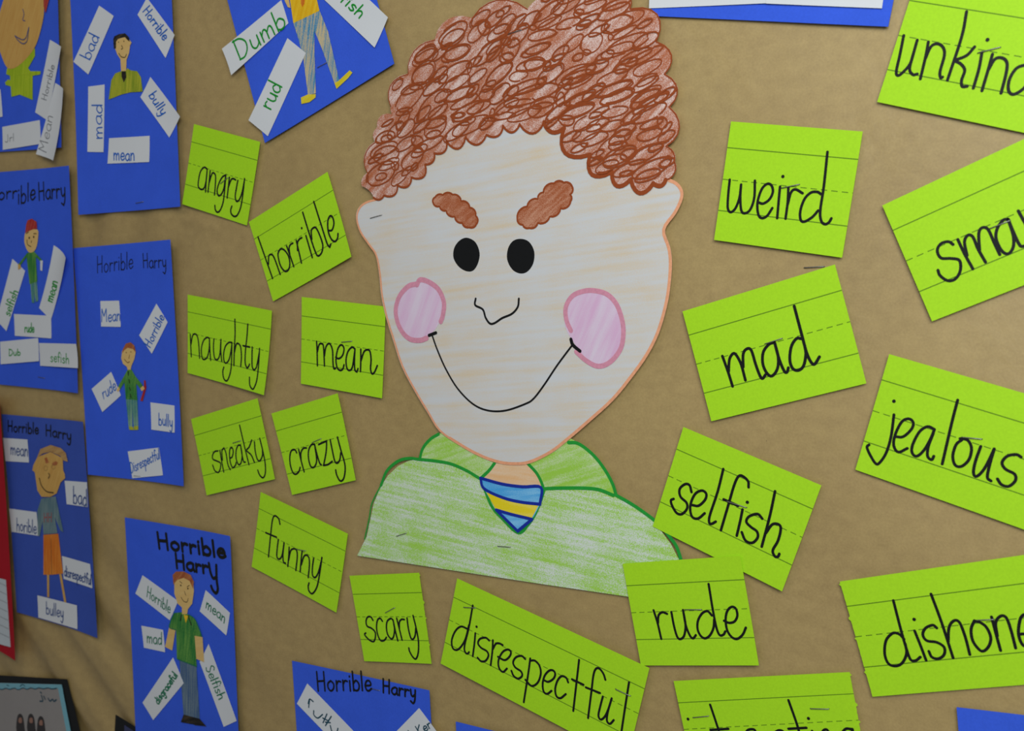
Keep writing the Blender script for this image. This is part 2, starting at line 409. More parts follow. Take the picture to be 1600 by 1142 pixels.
def staple(surf, a, b, crop, parent, base, w=0.0007):
    """a fired staple: crown wire lying on the paper, both ends bent down into it"""
    t = tf(crop); p, q = surf.at(*t(*a), 0.0006), surf.at(*t(*b), 0.0006)
    M = Mesh(); d = Vector(q)-Vector(p); l = d.length; d.normalize(); s = Vector((0, 1, 0)).cross(d)
    path = [Vector(p)+Vector((0, 0.0014, 0))-d*0.0001, Vector(p)+Vector((0, 0.0002, 0)), Vector(p)+d*0.0006+Vector((0, -0.0002, 0)),
            Vector(q)-d*0.0006+Vector((0, -0.0002, 0)), Vector(q)+Vector((0, 0.0002, 0)), Vector(q)+Vector((0, 0.0014, 0))+d*0.0001]
    rings = []
    for i, c in enumerate(path):
        tg = (path[min(i+1, 5)]-path[max(i-1, 0)]).normalized(); nn = s.cross(tg)
        rings.append([c+(s*math.cos(2*math.pi*k/8)+nn*math.sin(2*math.pi*k/8))*w/2 for k in range(8)])
    vs = [tuple(v) for r in rings for v in r]; fs = []
    for i in range(5):
        for k in range(8): fs.append((i*8+k, i*8+(k+1) % 8, i*8+8+(k+1) % 8, i*8+8+k))
    fs += [tuple(range(7, -1, -1)), tuple(range(40, 48))]
    M.add(vs, fs)
    o = M.build('staple', M_STEEL, parent, base, True)
    return o

# ------------------------------------------------------------------ child's printing (x, y: 0 baseline, 1 midline, up positive)
G = {'a': (.75, '.7 .85 .45 1 .1 .75 .05 .3 .35 0 .65 .3 .7 .9 .68 .4 .78 0'), 'b': (.75, '.08 1.9 .08 0|.08 .7 .4 1 .7 .6 .6 .1 .3 0 .08 .2'),
     'c': (.7, '.68 .8 .4 1 .1 .7 .08 .3 .35 0 .7 .2'), 'd': (.75, '.65 .8 .35 1 .06 .6 .1 .15 .35 0 .65 .3|.68 1.9 .68 0'),
     'e': (.7, '.08 .5 .65 .55 .55 .95 .25 .95 .06 .5 .2 .05 .45 0 .7 .2'), 'f': (.5, '.6 1.7 .4 1.95 .22 1.7 .2 .8 .2 0|0 1 .48 1'),
     'g': (.75, '.65 .8 .4 1 .08 .7 .1 .2 .35 0 .62 .3|.68 1 .66 -.4 .4 -.85 .1 -.6'),
     'h': (.7, '.08 1.9 .08 0|.08 .6 .35 1 .6 .8 .66 0'), 'i': (.22, '.1 1 .1 0|.1 1.4 .12 1.45'), 'j': (.4, '.35 1 .35 -.5 .2 -.8 0 -.6|.35 1.4 .37 1.45'),
     'k': (.65, '.08 1.9 .08 0|.6 1 .1 .45 .62 0'), 'l': (.22, '.1 1.9 .1 0'), 'm': (1.05, '.06 1 .08 0|.08 .6 .3 1 .48 .8 .5 0|.5 .6 .75 1 .92 .8 .96 0'),
     'n': (.7, '.08 1 .08 0|.08 .6 .35 1 .58 .8 .62 0'), 'o': (.75, '.4 1 .1 .75 .08 .3 .35 0 .65 .25 .68 .7 .4 1'),
     'p': (.72, '.08 1 .08 -.9|.08 .7 .4 1 .68 .6 .55 .1 .3 0 .08 .2'), 'r': (.55, '.08 1 .08 0|.08 .6 .3 .95 .55 .9'),
     's': (.62, '.58 .85 .3 1 .1 .75 .3 .55 .55 .3 .35 0 .05 .12'), 'S': (.85, '.78 1.6 .4 1.9 .12 1.45 .4 1 .75 .55 .48 0 .06 .2'), 't': (.5, '.22 1.7 .22 0|0 1.1 .48 1.1'),
     'u': (.72, '.08 1 .08 .3 .3 0 .6 .3 .64 1|.64 1 .66 0'), 'y': (.7, '.06 1 .15 .3 .35 .1 .6 .4|.64 1 .6 -.3 .4 -.85 .08 -.6'),
     'D': (.95, '.08 1.9 .08 0|.0 1.85 .5 1.75 .85 1.2 .8 .5 .45 0 .05 .02'), 'H': (.95, '.08 1.9 .1 0|.82 1.9 .82 0|.1 .95 .82 1'),
     'J': (.8, '.6 1.9 .6 .3 .35 0 .05 .3'), 'K': (.8, '.08 1.9 .08 0|.75 1.8 .1 .85 .78 0'), 'M': (1.2, '.05 0 .1 1.9|.1 1.9 .5 .8|.5 .8 .95 1.9|.95 1.9 1.05 0'),
     'P': (.8, '.08 1.9 .08 0|.08 1.85 .6 1.7 .65 1.2 .1 .9'), '-': (.6, '.05 .6 .5 .65'), ' ': (.5, '')}
def word(text, p0, p1, up, crop=PX, jit=0.05):
    """handwriting strokes (photo pixels): baseline from p0 to p1, up = one midline height"""
    rnd = random.Random(sum(ord(c) for c in text)+int(p0[0]))
    t = tf(crop); tot = sum(G[c][0] for c in text)+0.16*(len(text)-1); x = 0; out = []
    for c in text:
        gw, st = G[c]; jy = rnd.uniform(-jit, jit)
        if st:
            for s in parse(st):
                o = []
                for gx, gy in s:
                    f = (x+gx)/tot; gy += jy
                    o.append(t(p0[0]+(p1[0]-p0[0])*f+up[0]*gy, p0[1]+(p1[1]-p0[1])*f+up[1]*gy))
                out.append(o)
        x += gw+0.16
    return out

# ------------------------------------------------------------------ the setting: wall behind the board, and the brown paper that covers it
wm = Mesh(); x0, x1, z0, z1, ya, yb = -2.6, 1.2, 0.0, 2.7, 0.006, 0.12
wm.add([(x0, ya, z0), (x1, ya, z0), (x1, ya, z1), (x0, ya, z1), (x0, yb, z0), (x1, yb, z0), (x1, yb, z1), (x0, yb, z1)],
       [(0, 1, 2, 3), (5, 4, 7, 6), (4, 0, 3, 7), (1, 5, 6, 2), (3, 2, 6, 7), (4, 5, 1, 0)])
o = wm.build('wall_back', paper('painted_wall', (206, 202, 194), 0.8, 0.2, 0.02, 0.05), None, (0, 0, 0)); tag(o, kind='structure')

CREASES = [((282, 340), (333, 356), 0.0009), ((333, 356), (372, 345), 0.0007), ((318, 365), (332, 400), 0.0005), ((760, 1105), (800, 1090), 0.0007),
           ((490, 1024), (510, 1044), 0.0009), ((430, 1014), (500, 1040), 0.0006), ((300, 190), (330, 60), 0.0004), ((590, 880), (575, 1000), 0.0003)]
CRW = [(W(*a), W(*b), d) for a, b, d in CREASES]
def relief(x, z):
    n1 = noise.noise(Vector((x*5.0, z*5.0, 3.1))); n2 = noise.noise(Vector((x*13+z*5, z*9-x*4, 9.7)))
    amp = 0.8+0.9*min(1, max(0, (-x-0.45)/0.5))*min(1, max(0.35, (1.55-z)/0.45))
    y = 0.0016 + 0.0013*amp*n1 + 0.0007*amp*n2
    # long soft folds in the slack lower left part
    f = math.exp(-((x+1.02)/0.22)**2-((z-0.93)/0.16)**2)
    y += 0.0034*f*math.sin((x*0.75+z)*75)
    f2 = math.exp(-((x+0.95)/0.12)**2-((z-1.44)/0.05)**2)
    y += 0.0022*f2*math.sin((x*1.2-z*0.6)*70)
    for (a, b, d) in CRW:
        ex, ez = b[0]-a[0], b[1]-a[1]; l2 = ex*ex+ez*ez; t = max(0, min(1, ((x-a[0])*ex+(z-a[1])*ez)/l2))
        q = math.hypot(x-a[0]-t*ex, z-a[1]-t*ez)
        if q < 0.012: y -= d*math.exp(-(q/0.004)**2)
    return max(0.0, min(0.0055, y))
km = Mesh(); kx0, kx1, kz0, kz1, ks = -1.75, 0.55, 0.72, 2.02, 0.004
nx, nz = int((kx1-kx0)/ks), int((kz1-kz0)/ks)
for j in range(nz+1):
    for i in range(nx+1):
        x, z = kx0+i*ks, kz0+j*ks; km.v.append((x, relief(x, z), z))
for j in range(nz):
    for i in range(nx):
        a = j*(nx+1)+i; km.f.append((a, a+1, a+nx+2, a+nx+1))
o = km.build('backing_paper', M_KRAFT, None, (-0.6, 0.0, kz0), True)
tag(o, 'brown kraft paper covering the whole board behind all the cards and posters', 'paper')

# ------------------------------------------------------------------ lime word cards
GC = 'handwritten lime word cards stapled around the boy'
rc = random.Random(4)
def lime(label, corners_px, crop, strokes, dots=(), staples=(), h=1.0, lifts=None, ink_w=1.75, world=None, torn=None):
    h *= MM
    lf = [v*MM for v in (lifts or [rc.uniform(.2, 1.0) for _ in range(4)])]
    if world: sh = Sheet(world(h), [h]*4, lf)
    else: sh = Sheet.px([tf(crop)(*c) for c in corners_px], h, lf)
    b = sh.base(); root = empty('word_card', b); tag(root, label, 'card', GC)
    edge = None
    if torn is not None:
        def edge(u, v):
            if abs(u-torn) > 1e-6: return (0, 0)
            d = noise.noise(Vector((v*31, 2.3, torn)))*0.00018+(0.0011 if noise.noise(Vector((v*17, 7, 1))) > .5 else 0)
            return (d*(1 if torn > .5 else -1), 0)
    sh.mesh(72 if torn is not None else 16, uv=True, edge=edge).build('card', M_LIME, root, b, False)
    draw(sh, strokes, crop, ink_w*MM, dots=dots).build('lettering', M_BLACK, root, b)
    for st in staples:
        staple(sh, st[0], st[1], crop, root, b)
    return root
def ext(BLp, dirp, width, hgt=76.0, right=True, edge=None):
    """card partly outside the frame: bottom-left (or top-left) corner, a point along that edge, size in mm"""
    def f(h):
        a, d = W(*BLp, h), W(*dirp, h); l = math.dist(a, d); e = ((d[0]-a[0])/l, (d[1]-a[1])/l); n = (-e[1], e[0])
        w_, g = width*MM, hgt*MM
        br = (a[0]+e[0]*w_, a[1]+e[1]*w_)
        if edge == 'top': return [a, br, (br[0]-n[0]*g, br[1]-n[1]*g), (a[0]-n[0]*g, a[1]-n[1]*g)]
        return [(a[0]+n[0]*g, a[1]+n[1]*g), (br[0]+n[0]*g, br[1]+n[1]*g), br, a]
    return f
def left_edge(TLp, BLp, width):
    def f(h):
        t, b = W(*TLp, h), W(*BLp, h); l = math.dist(t, b); d = ((t[0]-b[0])/l, (t[1]-b[1])/l); e = (d[1], -d[0]); w_ = width*MM
        return [t, (t[0]+e[0]*w_, t[1]+e[1]*w_), (b[0]+e[0]*w_, b[1]+e[1]*w_), b]
    return f

lime('lime ruled card with the black word "angry", right of the bust poster', [(155, 25), (849, 212), (710, 1090), (30, 866)], (280, 190, .14881),
     '293 498 262 480 225 520 205 600 200 680 232 712 265 690 285 600 293 505|293 505 283 620 276 738|325 515 315 620 302 740|315 640 345 545 370 545 382 580 378 680 370 768|490 560 455 580 420 640 398 720 410 775 440 765 468 700 488 570|488 570 478 700 462 840 430 930 398 950 378 920 374 880|527 585 515 690 503 800|515 690 545 610 570 600 592 612|615 618 600 700 588 780 600 835 630 820 660 740 682 630|686 600 668 760 645 900 610 980 578 995 548 970 540 930 552 888',
     staples=[((432, 652), (512, 588))], lifts=(.2, .5, .6, .9))
lime('lime card with the black word "horrible", tilted up to the right', [(46, 450), (682, 44), (876, 732), (242, 1094)], (380, 260, .19272),
     '120 572 238 908|205 790 208 725 232 715 255 750 300 875|290 685 282 720 300 800 335 848 365 840 378 790 368 730 340 685 310 668 285 688|352 645 410 812|378 715 372 660 385 632 402 622|430 600 472 782|440 680 440 620 455 590 475 578|508 560 560 738|482 372 540 560 580 680 605 725 635 700 645 640 625 570 595 505 575 495 552 520 556 590|572 285 640 500 680 625 702 655 710 630|690 520 720 515 735 460 722 408 700 405 685 450 690 530 715 590 745 608 765 580 768 545',
     dots=[(474, 500)], lifts=(.4, .3, 2.6, .5))
lime('lime ruled card with the black word "naughty", left of the "mean" card', [(51, 65), (886, 224), (806, 1062), (51, 842)], (285, 450, .15756),
     '78 460 82 560 88 680|85 560 100 475 125 455 148 480 162 560 170 695|268 500 245 490 210 520 188 600 195 690 218 708 248 680 265 600 268 500|268 500 272 610 280 715|312 505 308 600 318 690 345 710 370 660 382 510|382 510 380 620 390 725|490 540 460 540 425 580 408 660 415 730 438 742 465 700 485 600 490 545|490 545 488 680 480 810 455 900 430 920 408 890 400 830 410 785|520 310 522 450 515 600 510 768|515 640 535 555 560 555 578 590 585 680 578 775|648 358 640 480 625 620 622 740 640 795 655 780 665 755|602 572 668 585|692 585 690 680 692 780 710 815 735 780 762 640|765 600 755 760 738 910 710 990 690 1000 668 960 665 885',
     lifts=(.3, 1.4, 3.8, .7), ink_w=1.65)
lime('lime ruled card with the black word "mean", its edge under the big face', [(72, 56), (905, 152), (868, 1062), (64, 916)], (460, 455, .15756),
     '220 498 225 600 228 738|228 600 245 530 270 520 288 550 298 740|298 640 310 560 335 520 358 530 378 590 382 700 390 765 408 765|410 655 440 668 475 640 492 580 480 540 455 535 428 580 412 680 425 760 455 785 480 770 492 730|600 572 570 555 530 600 512 680 520 760 545 785 575 750 600 580|600 580 595 700 600 780 620 800 630 768|658 575 658 680 655 795|660 690 690 600 725 580 750 600 760 680 755 770 770 818 795 800 822 738',
     staples=[((465, 505), (568, 495))], h=0.8, lifts=(.2, .0, .7, .8))
lime('lime ruled card with the black word "sneaky", left of the "crazy" card', [(53, 284), (711, 77), (884, 880), (208, 1040)], (290, 610, .15756),
     '320 600 290 605 268 640 270 680 310 700 345 720 345 770 325 812 290 795 268 740|340 595 355 690 378 808|365 690 360 600 380 570 400 620 418 730 442 785|438 672 460 660 472 610 462 570 440 580 435 640 445 720 468 765 495 740 500 715|545 545 520 545 500 600 502 680 525 735 550 715 560 640 545 545|545 545 558 630 575 705 592 710|535 345 585 560 628 735|655 492 630 560 605 595 650 640 682 712|682 510 690 600 710 680 735 698 760 650 762 590|735 475 765 600 788 720 790 820 768 865 735 840 715 790',
     staples=[((465, 522), (545, 498))], lifts=(.3, .4, .7, 1.2), ink_w=1.6)
lime('lime ruled card with the black word "crazy", right of the "sneaky" card', [(57, 260), (713, 60), (892, 922), (262, 1068)], (415, 605, .15756),
     '308 650 290 620 255 630 240 690 245 770 270 845 300 862 330 835 342 795|328 618 350 720 382 838|352 730 350 650 375 605 405 602|485 565 455 570 428 620 425 700 445 780 475 795 500 760 505 700 485 565|485 565 508 660 535 750 552 768|525 568 605 532|605 532 600 640 575 775|575 775 620 765 660 735|640 520 660 620 685 730 710 752 735 720 745 650|712 495 745 620 785 760 785 860 765 920 735 925 705 870 695 820',
     staples=[((458, 550), (548, 510))], lifts=(.4, .8, 1.2, .8))
lime('lime card with the black word "funny", tilted down to the right', [(124, 48), (882, 412), (782, 1098), (45, 698)], (385, 760, .17951),
     '292 328 280 280 245 255 225 300 210 430 192 612|168 402 262 442|278 462 268 540 265 610 285 632 310 600 328 490|328 490 318 590 322 655 340 668|372 530 368 610 360 695|368 640 385 560 415 542 438 560 442 620 430 730|485 560 475 650 468 742|478 680 500 610 525 598 545 625 548 690 538 792|585 625 575 700 575 770 598 792 625 750 652 650|657 618 640 740 615 870 575 932 545 910 538 870 545 840',
     staples=[((435, 545), (515, 560))], lifts=(.6, .4, .7, 1.0))
lime('lime ruled card with the black word "scary", its right edge ragged', [(42, 104), (818, 70), (958, 1086), (208, 1056)], (540, 885, .14006),
     '305 600 280 562 245 565 228 610 240 665 290 690 330 735 330 800 310 838 265 820 225 780 212 755 225 742|410 610 385 578 355 600 345 680 358 760 385 820 415 830 440 815 455 790|530 600 505 580 465 610 455 680 470 760 510 808 535 780 545 700 530 600|530 600 555 720 582 828|570 578 595 680 630 820|600 690 600 620 625 590 655 592|685 575 700 690 725 790 750 812 775 770 782 690|752 548 785 680 812 830 810 960 785 1030 750 1010 715 950 705 910',
     staples=[((440, 518), (545, 460))], lifts=(.4, .4, .6, .5), torn=1.0, ink_w=1.65)
def disr(h):
    t, r, b = W(714.5, 903.5, h), W(1014.8, 1043.6, h), W(689.1, 1036.2, h)
    return [t, r, (r[0]+b[0]-t[0], r[1]+b[1]-t[1]), b]
A1, A2 = (680, 900, .17510), (820, 960, .15936)
lime('long lime card with the black word "disrespectful", sloping down below the shirt', None, PX,
     parse('285 470 230 450 180 490 148 570 155 640 190 660 230 630 270 560 300 440|335 262 300 460 262 620 268 680 290 692 302 678|358 510 350 600 335 715|482 575 450 550 400 560 382 600 410 640 460 670 475 710 450 755 410 760 378 728|515 572 510 670 495 795|515 650 540 605 570 600 602 615|560 720 620 750 665 715 675 675 645 655 600 680 565 750 570 820 605 855 640 825|803 740 770 712 720 725 695 770 715 815 765 850 775 890 740 915 700 890 680 845|848 735 830 870 790 1125|845 755 890 755 930 800 942 870 915 950 860 980 805 925', A1) +
     parse('190 645 230 660 280 630 298 585 280 550 240 550 195 600 175 680 185 755 220 778 262 748|425 665 405 620 360 605 320 650 298 730 310 800 350 820 402 780|532 445 510 640 475 945|462 635 575 688|790 640 770 580 730 530 695 535 672 600 655 740 620 1015|598 715 738 770|765 805 740 900 722 990 745 1030 785 1000 820 925 852 822|852 822 815 950 805 1040 835 1072 872 1035|1022 665 985 900 948 1145', A2),
     dots=[(744.6, 979.1)], staples=[((724.1, 948.7), (742.7, 949.7)), ((961.5, 1076.3), (985, 1087.2))], h=2.3, world=disr, lifts=(.2, .2, .4, .6))
lime('lime ruled card with the black word "weird", upper right of the curly hair', [(160, 48), (1181, 126), (1021, 1105), (28, 967)], (1110, 180, .20145),
     '150 500 138 620 135 720 158 752 195 720 225 640 238 538|238 538 232 640 240 740 270 760 310 730 340 640 345 508|370 675 410 685 460 650 485 590 470 540 435 535 395 580 365 680 372 770 400 798 440 780 480 720|540 555 530 660 518 798|605 560 600 670 583 802|600 690 625 600 660 575 715 605|858 612 830 595 780 600 730 650 698 740 700 810 730 825 790 790 835 740|908 285 880 550 852 740 860 820 890 845 920 830 938 800',
     dots=[(562, 475)], staples=[((552, 565), (690, 536))], lifts=(.2, .5, .8, .5))
lime('lime ruled card with the black word "mad", right of the pink cheek', [(28, 358), (1074, 36), (1290, 852), (226, 1112)], (1060, 405, .22762),
     '302 665 340 770 372 872|345 770 350 690 372 650 395 655 430 720 460 830|445 740 445 650 470 615 500 625 530 720 560 800 578 818 598 792|660 570 620 585 582 640 580 720 610 785 645 800 680 750 685 670 660 570|660 570 690 680 725 765 745 775 755 745|845 545 810 545 775 600 765 690 785 750 825 762 860 730 875 650 866 590|795 322 850 530 880 640 910 705 935 720 968 670',
     staples=[((592, 582), (712, 543))], lifts=(.3, .5, .6, .3), ink_w=2.0)
lime('lime ruled card with the black word "selfish", overlapping the green shoulder', [(244, 30), (1156, 416), (896, 1116), (41, 687)], (1010, 660, .23649),
     '298 460 285 415 255 408 220 440 225 490 265 530 268 570 235 605 200 598 170 550 162 515 180 505|300 545 345 550 388 510 395 470 365 450 320 475 290 550 300 620 340 635 385 600|508 308 470 460 420 610 415 660 430 670 458 655|675 428 670 385 620 350 585 400 540 550 492 712|510 508 605 550|635 575 620 650 597 748|765 635 735 605 680 620 660 655 690 690 730 720 735 760 700 795 655 780 630 725|850 455 815 620 762 820|790 730 830 675 870 672 888 700 870 780 835 845 850 885 870 885 878 868',
     dots=[(667, 527)], staples=[((530, 520), (662, 562))], h=1.6, lifts=(.2, .4, .5, .2), ink_w=1.9)
lime('lime ruled card with the black word "rude", overlapping the corner of the "selfish" card', [(75, 124), (1181, 50), (1357, 1080), (249, 1080)], (960, 860, .16632),
     '368 562 405 680 440 830|410 680 415 610 450 580 495 595|535 578 560 710 590 810 620 832 655 800 668 700 645 560|645 560 670 700 710 800 740 825 765 795|915 610 875 570 825 590 785 660 782 740 810 800 850 825 895 800 930 730 937 650|885 315 925 560 960 730 990 795 1025 790 1042 760|1030 660 1080 680 1130 665 1155 610 1140 545 1100 530 1060 570 1045 650 1060 750 1105 815 1155 830 1205 790 1235 725',
     staples=[((660, 555), (815, 555))], h=2.0, lifts=(.3, 1.2, .3, .1))
lime('large lime card with the black word "unkind", in the top right corner', None, (1360, 0, .19262),
     '270 288 240 440 210 580 225 612 265 585 320 520 350 430 380 325|380 325 345 450 318 560 345 605 380 600|470 340 450 450 405 640|440 490 490 380 545 355 590 385 600 450 565 580 570 630 585 625|780 95 740 300 625 650|845 380 780 450 680 490 735 520 765 570 740 650 745 700 785 700|905 425 880 560 835 715|990 440 960 550 905 735|955 570 1010 480 1070 470 1108 510 1100 600 1060 755|1290 520 1190 550 1130 640 1120 730 1160 765 1240 720 1300 640|1430 240 1340 560 1300 780',
     dots=[(950, 322)], staples=[((870, 430), (1055, 382))], world=ext((1370.8, 159.3), (1600, 207.5), 128), lifts=(.2, .3, .6, .4))
lime('lime card starting with black letters "sma", cut by the right edge', None, (1360, 210, .26258),
     '492 655 465 638 420 650 398 690 420 735 480 738 530 750 535 810 505 860 460 870 415 840 402 808|520 625 560 710 610 800|575 720 560 640 580 600 610 610 640 680 685 760|650 690 645 590 665 555 700 565 735 640 770 715|820 505 790 510 755 560 748 620 780 690 820 710 850 670 850 600 820 505|820 505 855 590 890 660 914 665|880 455 960 600 1000 690|940 560 930 480 970 430|1010 230 1060 400 1110 560 1150 570|1000 400 1090 370',
     staples=[((712, 560), (832, 512))], h=1.3, world=left_edge((1378.8, 321), (1456.5, 502), 120), lifts=(.4, .3, .5, .4))
lime('lime ruled card with the black word "jealous", at the right edge', None, (1330, 545, .25400),
     '263 405 245 540 215 640 175 700 150 705 115 650 97 605 110 590|270 540 320 540 370 495 382 455 355 430 310 450 270 530 262 595 290 635 345 612|512 495 470 478 420 510 378 590 375 640 405 660 450 620 490 550 512 495|505 520 475 600 470 660 495 682 508 660|655 315 620 450 560 708|680 560 645 590 625 660 640 715 680 722 725 680 740 610 715 560 670 552|797 600 765 690 752 760 770 785 810 750 845 690 880 615|880 615 850 720 838 790 860 812|1045 665 1015 650 960 660 928 700 950 740 1005 770 1010 810 970 845 925 835 900 800',
     dots=[(263, 322)], staples=[((680, 543), (805, 555))], world=left_edge((1390, 553.1), (1336.8, 733.5), 122), lifts=(.9, .3, .5, .5))
lime('lime ruled card with the black word "dishonest", its left edge ragged, at the lower right', None, (1300, 850, .25575),
     '440 580 410 550 370 545 330 590 322 670 345 730 390 745 430 725 455 670 448 610|375 345 420 520 455 640 480 705 510 712 540 690|505 530 545 630 575 710|640 512 615 495 570 515 555 555 580 590 640 600 685 630 685 675 650 700 610 690 592 655|605 305 670 480 740 695|710 600 715 510 745 468 780 480 815 570 842 675|870 468 850 520 860 590 900 645 930 652 960 620 970 570 945 510 905 478 870 470|975 445 1000 540 1030 650|1010 560 1000 480 1030 440 1065 450 1095 530 1122 635|1150 550 1200 540 1210 470 1180 430 1150 460 1140 550 1170 620 1230 620',
     dots=[(502, 460)], staples=[((880, 465), (990, 460))], world=left_edge((1312.5, 908.3), (1363.6, 1088.1), 150), lifts=(.4, .3, .5, .5), torn=0.0)
lime('lime card cut by the bottom edge below the "rude" card', [(62, 170), (1437, 100), (1580, 880), (228, 955)], (1040, 1030, .2),
     '348 355 400 510 440 640|350 552 490 543|960 320 1030 520 1060 650|960 543 1100 535|215 590 250 720|590 590 600 700|605 620 640 555 690 548 705 570|850 640 840 590 885 555 930 580 960 700|1145 560 1165 650|1190 590 1215 700|1200 640 1230 560 1270 560 1300 680|1450 545 1405 545 1370 600 1390 680 1440 660 1460 545 1490 760',
     dots=[(175, 467), (1116, 462)], staples=[((212, 455), (335, 443)), ((1130, 385), (1275, 388))], h=1.0, lifts=(.3, .4, .5, .5), torn=1.0)

# ------------------------------------------------------------------ the big paper boy
H = (540, 260, .3375); GG = (540, 0, .3375); JJ = (540, 660, .35)
hd, hr, bd = Flat(1.9*MM), Flat(2.4*MM), Flat(1.1*MM)
bb = W(815, 930); BASE = (bb[0], -0.0008, bb[1])
boy = empty('paper_boy', BASE)
tag(boy, 'large cut-paper boy with curly brown hair, pink cheeks and a green shirt', 'cutout')
body_pts = poly('558 868 573 838 584 786 594 762 606 743 622 728 638 720 656 717 668 700 688 677 710 668 780 668 860 672 888 683 900 690 925 712 945 738 958 768 990 790 1020 812 1048 850 1060 873 1075 905 1082 945 980 932 850 913 700 890')
cutout(bd, body_pts, 0, 0.0004).build('shirt', M_SHIRT, boy, BASE)
shirt = [c for c in boy.children if c.name.startswith('shirt')][0]
def sub(name, M, mat, parent): return M.build(name, mat, parent, BASE)
sub('collar', cutout(bd, poly('330 165 345 110 385 70 440 40 500 90 580 145 665 180 640 215 595 248 550 220 490 195 420 175', JJ), .0002, .0001), M_COLLAR, shirt)
sub('collar', cutout(bd, poly('810 182 900 120 985 85 1020 88 1080 120 1140 180 1185 260 1205 325 1130 300 1040 293 880 295 875 270 850 225', JJ), .0002, .0001), M_COLLAR, shirt)
sub('outline', draw(bd, '158 280 185 215 235 172 285 160 330 165 400 172 470 185 540 215 595 248|330 165 345 115 378 75 415 52|665 182 640 215 605 248|812 182 855 230 882 290 880 320 850 400 815 455 770 492 700 430 650 370 605 255|880 296 960 293 1060 293 1130 300 1195 325|995 90 1040 95 1100 140 1150 200 1190 270 1208 325|1208 325 1270 360 1330 400 1400 455 1450 515 1480 560 1505 640', JJ, 2.6*MM, n=6, off=.0003), M_GREENOUT, shirt)
sub('side_line', draw(bd, '85 520 105 430 118 360 158 280', JJ, 1.3*MM, n=6, off=.0003), M_GREENOUT, shirt)
cutout(bd, poly('668 182 740 190 812 182 855 230 878 285 740 280 605 248', JJ), .0003, .0002).build('neck', M_NECK, boy, BASE)
tie = cutout(bd, poly('602 248 700 275 790 287 870 288 868 365 840 420 768 490 700 420 640 335 615 290', JJ), .0005, .0003).build('tie', M_TIEBLUE, boy, BASE)
sub('yellow_stripe', cutout(bd, poly('628 312 740 352 860 372 832 425 740 405 672 388', JJ), .0006, .0001), M_TIEYEL, tie)
sub('tie_outline', draw(bd, '602 248 700 275 790 287 872 290 868 362|602 248 618 295 700 335 780 355 868 365|672 390 740 410 832 432|832 432 768 485|768 485 672 390', JJ, 2.4*MM, off=.0008), M_BLUEOUT, tie)
staple(bd, (226, 508), (270, 494), JJ, boy, BASE, 0.0006); staple(bd, (678, 552), (735, 556), JJ, boy, BASE, 0.0006)

face_out = [(150, 148), (90, 165), (58, 195), (48, 240), (65, 300), (105, 360), (138, 410), (155, 500), (165, 600), (187, 700), (218, 800), (260, 928),
            (320, 1042), (380, 1142), (435, 1227), (530, 1294), (620, 1343), (700, 1372), (770, 1382), (850, 1375), (950, 1328), (1035, 1263),
            (1130, 1182), (1240, 1082), (1330, 972), (1400, 872), (1450, 772), (1485, 655), (1502, 560), (1510, 450), (1502, 375), (1478, 290), (1530, 210), (1558, 150), (1560, 110), (1535, 75), (1490, 55)]
tH = tf(H); fo = smooth([tH(*p) for p in face_out], 4)
head = cutout(hd, fo+[tH(1380, -140), tH(1100, -330), tH(700, -330), tH(330, -60)], 0, .0004).build('head', M_FACE, boy, BASE)
def inset(pts, d):
    cx, cy = 800, 480; out = []
    for x, y in pts:
        l = math.hypot(x-cx, y-cy); out.append((x-(x-cx)/l*d, y-(y-cy)/l*d))
    return out
O = Mesh()
ribbon(O, hd, inset(fo[:62], 1.6), 1.7*MM, .00014); ribbon(O, hd, inset(fo[58:], 2.2), 2.3*MM, .00016)
sub('face_outline', O, M_PEACH, head)
def ell(cx, cy, rx, ry, rot=0, n=40, crop=H):
    t = tf(crop); a = math.radians(rot)
    return [t(cx+rx*math.cos(2*math.pi*i/n)*math.cos(a)-ry*math.sin(2*math.pi*i/n)*math.sin(a),
              cy+rx*math.cos(2*math.pi*i/n)*math.sin(a)+ry*math.sin(2*math.pi*i/n)*math.cos(a)) for i in range(n)]
sub('eye', cutout(hd, poly('560 330 600 350 620 400 612 450 590 482 560 485 525 465 500 425 502 380 525 345', H, 4), .00018, .0001), M_BLACK, head)
sub('eye', cutout(hd, poly('812 335 850 350 873 395 868 450 840 488 805 495 770 475 748 430 752 380 775 345', H, 4), .00018, .0001), M_BLACK, head)
for i, (fillp, line) in enumerate((('350 530 400 545 440 580 455 640 440 710 400 770 340 802 290 790 245 740 230 670 240 600 290 550',
                      '330 548 345 525 385 535 430 570 455 630 450 690 440 718|325 545 290 555 250 600 232 660 240 720 265 770 300 800 345 805 375 795'),
                     ('1140 575 1200 590 1250 640 1282 730 1275 820 1240 890 1170 925 1110 890 1060 820 1020 750 1015 680 1045 610',
                      '1043 760 1022 710 1020 650 1050 600 1100 578 1150 575 1210 592 1255 640 1282 720 1285 790 1270 850 1225 905 1170 925 1115 900 1068 858'))):
    c = sub('cheek', cutout(hd, poly(fillp, H, 4), .00018, .0001), M_CHEEK, head)
    O = draw(hd, line, H, (4.2 if i == 0 else 3.6)*MM, off=.0003); k = len(c.data.vertices)
    c2 = O.build('cheek_outline', M_PINKOUT, head, BASE)
sub('nose', draw(hd, '602 612 600 642 635 662 648 700 668 727 690 725 725 702 770 682 797 650 802 612', H, 1.7*MM, off=.0002), M_BLACK, head)
sub('mouth', draw(hd, '400 780 425 850 465 940 520 1030 590 1100 660 1130 740 1130 830 1100 870 1075 920 1010 980 920 1050 826', H, 1.5*MM, off=.0002, n=8,
    M=draw(hd, '386 782 418 770|1043 800 1052 826 1085 855', H, 2.6*MM, off=.0004)), M_BLACK, head)
